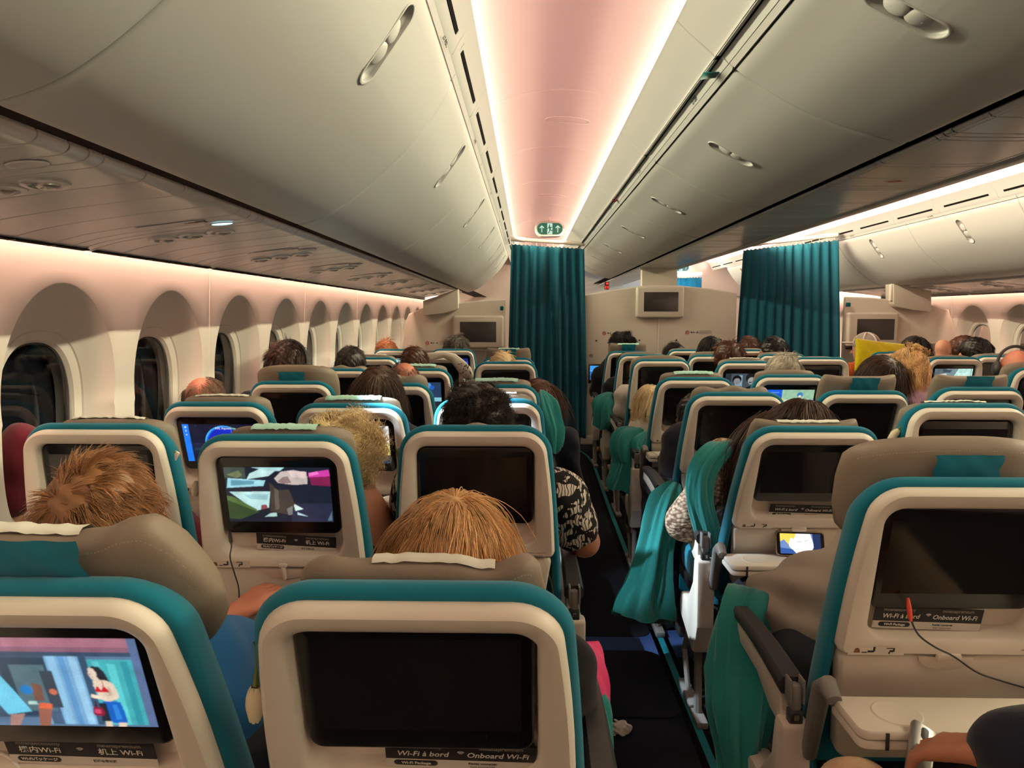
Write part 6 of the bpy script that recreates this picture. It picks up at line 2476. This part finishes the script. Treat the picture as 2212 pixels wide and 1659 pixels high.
def pillow(name, label, c, w, h, t, matl, R, group=None):
    mb = MB()
    n = 26
    V = [[], []]
    for s in (1, -1):
        for i in range(n + 1):
            for j in range(n + 1):
                u = -1 + 2 * i / n; v = -1 + 2 * j / n
                e = max(0, (1 - u ** 2) * (1 - v ** 2)) ** .42
                pin = 1 - .04 * (1 - abs(v) ** 2) * abs(u) ** 3; pin2 = 1 - .04 * (1 - abs(u) ** 2) * abs(v) ** 3
                z = s * (t / 2 * e + .004 * e * math.sin(u * 9 + v * 7))
                V[0 if s > 0 else 1].append((u * w / 2 * pin, v * h / 2 * pin2, z))
    F = []
    for s in (0, 1):
        for i in range(n):
            for j in range(n):
                a = i * (n + 1) + j
                q = (a, a + n + 1, a + n + 2, a + 1)
                F.append(q if s == 0 else q[::-1])
        mb.add(V[s], F, 0); F = []
    o = mb.build(name, matl, None, c, R, 180)
    bm = bmesh.new(); bm.from_mesh(o.data); bmesh.ops.remove_doubles(bm, verts=bm.verts, dist=1e-5); bm.to_mesh(o.data); bm.free()
    return tag(o, label, 'pillow', group)


M['pink'] = mat('pink_cover', (.72, .05, .19, 1), .55, .3, bump=.1, bscale=40)
M['yellow'] = mat('yellow_plush', (.62, .50, .005, 1), .95, .1, noise=.25, nscale=90, bump=.5, bscale=300, sheen=.4)
pillow('pink_pillow', 'shiny pink pillow poking into the aisle beside the near dark screen', W(1246, 1482, 1.38), .185, .185, .09, M['pink'], (1.1, .35, .75))
pillow('yellow_pillow', 'fuzzy yellow pillow propped between the white cap and the dark hair', W(1900, 772, 5.85), .44, .28, .09, M['yellow'], (1.35, .12, .1))

# white cloth bag over the seat beside the bulkhead rows
b = MB()
M['canvas'] = mat('canvas', (.60, .55, .47, 1), .9, .1, bump=.3, bscale=90)
pts = [(885, 792, 4.96), (905, 779, 4.94), (930, 770, 4.93), (958, 766, 4.93), (978, 772, 4.93), (995, 789, 4.92), (1010, 806, 4.92), (1020, 817, 4.92)]
L = []
for i, (a, c, y) in enumerate(pts):
    q = W(a, c, y); w = (.055, .042, .03, .022, .03, .042, .045, .02)[i]
    nx = Vector((.0, 0, 1)) if 2 < i < 4 else Vector((-.5 if i < 3 else .6, 0, .8)).normalized()
    L.append([tuple(q + nx * (w * s) + Vector((0, -.010 * (1 - s * s) - .004 * math.sin(i * 2 + s * 4), 0))) for s in np.linspace(-1, 1, 7)])
b.loft(L, 0, closed=False)
r = random.Random(2)
for k in range(34):
    t = r.uniform(4.6, 6.6); i = int(t); f = t - i; s = r.uniform(-.8, .8)
    si = min(5, int((s + 1) * 3)); 
    q = Vector(L[i][si]).lerp(Vector(L[i + 1][si]), f) + Vector((r.uniform(-.01, .01), -.004, r.uniform(-.006, .006)))
    a = r.uniform(0, 6.3); u = r.uniform(.006, .013)
    b.add([q + Vector((math.cos(a) * u, 0, math.sin(a) * u)), q + Vector((math.cos(a + 1.8) * u * .35, 0, math.sin(a + 1.8) * u * .35)), q - Vector((math.cos(a) * u, 0, math.sin(a) * u)), q - Vector((math.cos(a + 1.8) * u * .35, 0, math.sin(a + 1.8) * u * .35))], [(0, 1, 2, 3)], 1)
o = b.build('cloth_bag', [M['canvas'], M['ink']], smooth=70); o.modifiers.new('t', 'SOLIDIFY').thickness = .003
tag(o, 'white cloth bag with a dark leaf print draped over a seat top', 'bag')

# ================================================================== FLOWERS, CARDS, CABLES
M['petal'] = mat('white_petal', (.72, .64, .46, 1), .6, .2)
M['stem'] = mat('green_stem', (.14, .17, .04, 1), .6, .3)


def flower(label, p, s=1.0, lean=0.0, openk=.0, stem=True):
    g = thing('flower', label, 'flower', p, (0, lean, 0), 'white flowers clipped to seat sides')
    if stem:
        b = MB()
        b.tube([(0, 0, .058 * s), (.001, .002, .03 * s), (-.001, 0, .0)], [.0036 * s, .0030 * s, .0036 * s], 8)
        for k in range(3):
            a = k * 2.1
            b.tube([(0, 0, .052 * s), (.006 * s * math.cos(a), .006 * s * math.sin(a), .062 * s)], [.003 * s, .001 * s], 5)
        b.build('stem', M['stem'], g)
    for k in range(6):
        b = MB()
        L = []
        for j in range(8):
            t = j / 7
            rr = (.0050 + .0055 * math.sin(PI * t ** .8) + openk * t * .012) * s
            hw = (.0015 + .0062 * math.sin(PI * (t * .92 + .04))) * s
            a = k * PI / 3 + t * .5
            cx, cy = rr * math.cos(a), rr * math.sin(a)
            tx, ty = -math.sin(a), math.cos(a)
            L.append([(cx + tx * hw * u + (.002 * s * (1 - u * u)) * math.cos(a), cy + ty * hw * u + (.002 * s * (1 - u * u)) * math.sin(a), -.048 * s * t) for u in (-1, -.5, 0, .5, 1)])
        b.loft(L, 0, closed=False)
        b.build('petal', M['petal'], g, smooth=80)
    b = MB(); b.box((.008, .004, .045 * s), (.014, .010, .034 * s), .004); b.build('clip', M['shell'], g)
    return g


flower('closed white flower on a green stem clipped to the nearest aisle seat', W(553, 1482, .845), 1.0, .06)
flower('white flower hanging on its stem beside the screen facing the fair hair', W(864, 1022, 1.80), 1.1, -.10, .5)
flower('white flower with a green tip peeking beside the ginger hair', W(357, 1012, 1.80), .9, .5, .2)
flower('small white bud at the side of the seat with the paper film', W(425, 1040, 1.74), .8, .2, .1, False)
flower('white flower clipped to the far side dark screen seat behind the big grey headrest', W(1941, 928, 2.24), .9, .7, .1)


def card(label, key, lines, dx=0.02, dz=.0, w=.205, tiltz=.03):
    """Printed card standing in the pocket below a screen."""
    s = SEATS[key]
    sh = [c for c in s.children if c.name.startswith('back_shell')][0]
    R = sh.rotation_euler.x
    Mx = Matrix.Translation(s.location + Vector((0, 0, .42))) @ Matrix.Rotation(R, 4, 'X') @ Matrix.Translation((dx, -.026, .412 + dz)) @ Matrix.Rotation(tiltz, 4, 'Y')
    g = thing('pocket_card', label, 'card', Mx.translation, Mx.to_euler(), 'printed cards in the seat pockets')
    T = Matrix(((1, 0, 0, 0), (0, 0, -1, 0), (0, 1, 0, 0), (0, 0, 0, 1)))
    b = MB()
    b.box((0, 0, .007), (w, .0012, .030), 0, 0); b.box((0, 0, -.016), (w, .0012, .016), 0, 1)
    b.slab(rrect(.060, .010, .005, 4, (-w * .30, -.015)), .0007, .0011, 0, 0, T)
    b.build('card_sheet', [M['cardblack'], M['cardwhite']], g)
    t = MB()
    for body, size, x, z, m, sh_ in lines:
        text_on(t, body, size, T @ Matrix.Translation((x, z, .0014)), m, .0002, sh_)
    # wireless fan mark
    for r0 in (.0022, .0042, .0062):
        L = [[((r0 + e) * math.cos(a), .004 + (r0 + e) * math.sin(a), .0014) for a in np.linspace(PI * .25, PI * .75, 8)] for e in (0, .0011)]
        t.loft([[tuple(T @ Vector(q)) for q in lp] for lp in L], 0, closed=False)
    t.build('printing', [M['white'], M['greyink'], M['ink']], g)
    return g


jp = [('moanaeconomy', .0095, -.056, .0165, 1, 0), ('moanapremium', .0095, .055, .0165, 1, 0), ('機内Wi-Fi', .0135, -.056, .0035, 0, 0), ('机上 Wi-Fi', .0135, .055, .0035, 0, 0), ('Wi-Fiパッケージ', .0070, -.061, -.0150, 0, 0), ('快適な空の旅', .0055, .030, -.0150, 2, 0)]
fr = [('moanaeconomy', .0095, -.056, .0175, 1, 0), ('moanapremium', .0095, .055, .0175, 1, 0), ('Wi-Fi à bord', .0135, -.052, .0035, 0, .2), ('Onboard Wi-Fi', .0135, .050, .0035, 0, .2), ('Wi-Fi Package', .0070, -.061, -.0150, 0, 0), ('Restez connectés', .0055, .030, -.0130, 2, 0), ('Stay connected', .0055, .030, -.0195, 1, 0)]
card('Wi-Fi card in Japanese and Chinese under the film with papers', 'B1', jp, .03, .0, tiltz=.06)
card('Wi-Fi card in Japanese and Chinese under the porch film', 'B0', jp, .01, .004)
card('French and English Wi-Fi card under the nearest big dark screen', 'C0', fr, .05, .004)
card('French and English Wi-Fi card behind the red cable plug', 'D0', fr, -.035, .006)
card('dark card in the pocket of the seat with the phone on its tray', 'D1', fr, .01, -.008)


def cable(name, label, pts, r, matl, cat='cable', plug=None):
    P = [Vector(p) for p in pts]
    Q = []
    for i in range(len(P) - 1):
        a = P[max(0, i - 1)]; b_ = P[i]; c = P[i + 1]; d = P[min(len(P) - 1, i + 2)]
        for j in range(8):
            t = j / 8
            Q.append(0.5 * ((2 * b_) + (c - a) * t + (2 * a - 5 * b_ + 4 * c - d) * t * t + (3 * b_ - a - 3 * c + d) * t ** 3))
    Q.append(P[-1])
    mb = MB(); mb.tube(Q, r, 8)
    if plug:
        g = thing(name, label, cat, P[0])
        mb2 = MB(); mb2.v = [tuple(Vector(v) - P[0]) for v in mb.v]; mb2.f = mb.f; mb2.m = mb.m
        mb2.build('cord', matl, g)
        pm = MB(); d = (Q[6] - Q[0]).normalized()
        pm.tube([Vector((0, 0, 0)) - d * .012, d * .004, d * .022, d * .030], [.0025, .0046, .0044, .002], 10)
        pm.build('plug', plug, g, label='coral red plug' if plug == M['coral'] else 'dark plug')
        return g
    o = mb.build(name, matl)
    return tag(o, label, cat)


M['coral'] = mat('coral_plug', (.75, .06, .03, 1), .4)
cable('headphone_cable', 'thin black headphone cable hanging from the screen with the papers film', [W(497, 1156, 1.70), W(500, 1180, 1.672), W(497, 1205, 1.662), W(507, 1240, 1.678), W(516, 1275, 1.70), W(515, 1330, 1.73)], .0016, M['rubber'], plug=M['rubber'])
cable('headphone_cable', 'black headphone cable with a red plug crossing the seat with the lowered tray', [W(1963, 1306, 1.262), W(1968, 1338, 1.252), W(1985, 1372, 1.25), W(2020, 1398, 1.26), W(2060, 1418, 1.27), W(2110, 1452, 1.285), W(2160, 1470, 1.295), W(2230, 1490, 1.30)], .0018, M['rubber'], plug=M['coral'])
cable('charging_cable', 'white cable curling under the porch film screen', [W(-30, 1622, .90), W(8, 1630, .90), W(30, 1645, .895), W(48, 1668, .89), W(56, 1720, .89)], .0022, M['white'])

# ================================================================== SMALL THINGS
g = thing('paper_cup', 'dark blue paper cup with a white rim between the blond curls and the aisle seat', 'cup', (W(846, 1100, 2.40).x, 2.415, .671))
b = MB(); L = [[(r_ * math.cos(2 * PI * k / 28), r_ * math.sin(2 * PI * k / 28), z) for k in range(28)] for r_, z in ((.026, 0), (.037, .078), (.034, .078), (.024, .004))]
b.loft(L, 0, (True, True)); b.build('cup_body', mat('cup_blue', (.010, .020, .12, 1), .5), g)
b = MB(); L = [[(r_ * math.cos(2 * PI * k / 28), r_ * math.sin(2 * PI * k / 28), z) for k in range(28)] for r_, z in ((.0395, .072), (.0395, .080), (.036, .084), (.034, .079))]
b.loft(L, 0, (True, True)); b.build('cup_lid', M['white'], g)

# phone playing a drawn film, propped on the lowered tray
p = W(1734, 1197, 2.13)
g = thing('phone', 'lit phone propped on the tray in front of the grey fleece', 'phone', (p.x, 2.155, .672 + .012), (math.radians(-18), 0, math.radians(-4)))
b = MB()
T = Matrix(((1, 0, 0, 0), (0, 0, -1, 0), (0, 1, 0, 0), (0, 0, 0, 1)))
ol = rrect(.150, .076, .012, 6)
b.loft([[(q[0], q[1], z) for q in inset(ol, k)] for k, z in ((.001, -.005), (0, -.003), (0, .003), (.0015, .0045))], 0, (True, True), T=T)
b.build('phone_case', mat('phone_case', (.30, .24, .18, 1), .4), g)
b = MB(); b.slab(rrect(.144, .070, .010, 6), .0044, .0050, 0, 0, T); b.build('phone_glass', M['bezel'], g)
b = MB(); mats = []
pic = [((96, 122, 170), R4(0, 0, 1, 1)), ((236, 236, 238), [(.2, 1), (.75, 1), (.85, .3), (.62, 0), (.4, 0), (.22, .35)]), ((216, 186, 74), [(0, 1), (.4, 1), (.34, .72), (.26, .8), (.2, .45), (.1, .7), (0, .6)]), ((205, 206, 212), [(.5, .0), (.62, .0), (.8, .35), (.7, .3)]), ((22, 40, 78), [(.80, 1), (1, 1), (1, 0), (.74, 0), (.82, .35)]), ((150, 152, 158), [(.42, .62), (.54, .60), (.54, .57), (.42, .58)]), ((150, 152, 158), [(.6, .66), (.7, .7), (.7, .67), (.6, .63)]), ((42, 76, 140), [(0, .0), (.4, 0), (.3, .22), (0, .3)])]
lit_card(b, pic, .124, .062, .0052, T, mats, 1.3)
b.build('display', mats, g, smooth=None)
del mats

# crumpled tissue on the floor
solid_ = nets([ell((0, 0, .018), (.022, .018, .018)), ell((.018, .006, .012), (.018, .016, .012)), ell((-.016, -.008, .020), (.016, .014, .020))], .004, wob(.006, 180, 170, 190, .4))
p = W(1341, 1627, 2.0); p = W(1341, 1627, 2.22)
o = inst('crumpled_tissue', np_mesh('crumpled_tissue', solid_[0], solid_[1], M['paper'], smooth=False), None, (p.x, p.y, .004))
tag(o, 'crumpled white tissue lying on the aisle carpet', 'tissue')

# paper on the tray of the seat ahead
s = SEATS['D3']
b = MB(); b.box((0, 0, 0), (.20, .10, .002), 0)
o = b.build('paper_sheet', M['paper'], None, (s.location.x - .10, s.location.y - .215, .7025), (0, 0, .2)); tag(o, 'white sheet of paper on the lowered tray by the fair haired child', 'paper')
# tissue stuffed beside the card of the nearest seat
s = SEATS['C0']
solid_ = nets([ell((0, 0, 0), (.024, .010, .014)), ell((-.018, .0, -.012), (.016, .010, .012)), ell((.016, 0, -.010), (.014, .010, .010))], .004, wob(.004, 160, 170, 190, 1.4))
o = inst('crumpled_tissue', np_mesh('crumpled_tissue', solid_[0], solid_[1], M['paper'], smooth=False), None, W(828, 1648, .925)); tag(o, 'crumpled tissue in the pocket below the nearest dark screen', 'tissue')

# small seat screen on the arched bulkhead, showing a blue sea picture
g = thing('bulkhead_screen', 'small lit seat screen with a blue picture at the foot of the arched bulkhead', 'screen', W(1289, 807, 7.44))
b = MB(); b.box((0, 0, 0), (.175, .03, .205), .008); b.build('bezel', M['bezel'], g)
b = MB(); mats = []
lit_card(b, [((60, 150, 225), R4(0, 0, 1, 1)), ((36, 110, 190), R4(0, 0, 1, .6)), ((120, 190, 235), R4(0, .62, 1, .66)), ((26, 90, 165), R4(0, .1, 1, .3))], .15, .15, .0155, T @ Matrix.Translation((.0, .01, 0)), mats, .9)
b.build('display', mats, g, smooth=None)
b = MB(); b.tube([(0, .02, -.06), (0, .108, -.06)], .012, 8); b.box((0, .105, -.06), (.08, .012, .08), .003); b.build('stalk', M['grey'], g)

# ================================================================== NEIGHBOUR ACROSS THE AISLE (hand with a remote)
M['cream'] = cloth('cream_trousers', (.52, .36, .21))
wr = np.array((.695, .995, .755))
nb_ = person('person in a dark sleeve and cream trousers holding a small silver remote', (1.02, .50, 1.06), (.84, .50, .55), M['navy'], 'skintan',
             SH(c='dark', n=300, length=.04, thick=.0012, seed=40), lean={-1: (.92, .52, .86)}, arms={-1: ((.87, .85, .815), tuple(wr))}, trousers=M['cream'],
             knees={-1: (.56, 1.10, .585), 1: (.96, 1.02, .60)}, vox=.008, bulk=1.02, fold=.006, extra=(((.90, .84, .835), (.742, .957, .775), .056),))
g = thing('remote_control', 'small silver remote held in the hand at the bottom edge', 'remote', W(1986, 1640, 1.09), (.50, .45, -.35))
b = MB(); b.box((0, 0, 0), (.040, .13, .016), .006); b.build('body', M['metal'], g)
b = MB(); b.slab(rrect(.012, .022, .005, 5, (0, .045)), .0078, .0090, .0005); b.build('button', M['rubber'], g)
b = MB(); b.slab(rrect(.030, .060, .008, 5, (0, -.010)), .0078, .0086, .0004); b.build('key_panel', M['grey'], g)

# long hair falling over the knitted shoulder
ow = [o for o in bpy.data.objects if o.get('label', '').startswith('person with long dark brown hair in a cream')][0]
g_ = np.random.default_rng(77)
ctl = np.array([W(1672, 900, 2.46), W(1634, 922, 2.42), W(1608, 962, 2.38), W(1594, 1010, 2.365), W(1586, 1070, 2.355), W(1572, 1118, 2.35)])
ctl = ctl - np.array(ow.location)
n_ = 420
off = g_.normal(size=(n_, 1, 3)) * np.array([.022, .012, .012]) * np.array([.8, .9, 1, .9, .75, .5])[None, :, None] + g_.normal(size=(n_, 6, 3)) * .004
P_ = ctl[None] + off
tt = np.linspace(0, 5, 16)
P_ = np.stack([np.stack([np.interp(tt, np.arange(6), P_[i, :, k]) for k in range(3)], axis=1) for i in range(n_)])
P_[:, 1:-1] = (P_[:, :-2] + P_[:, 1:-1] * 2 + P_[:, 2:]) / 4
inst('hair_lock', tubes(P_, .0011, HAIR['deep'], g_.integers(0, 3, n_)), ow)
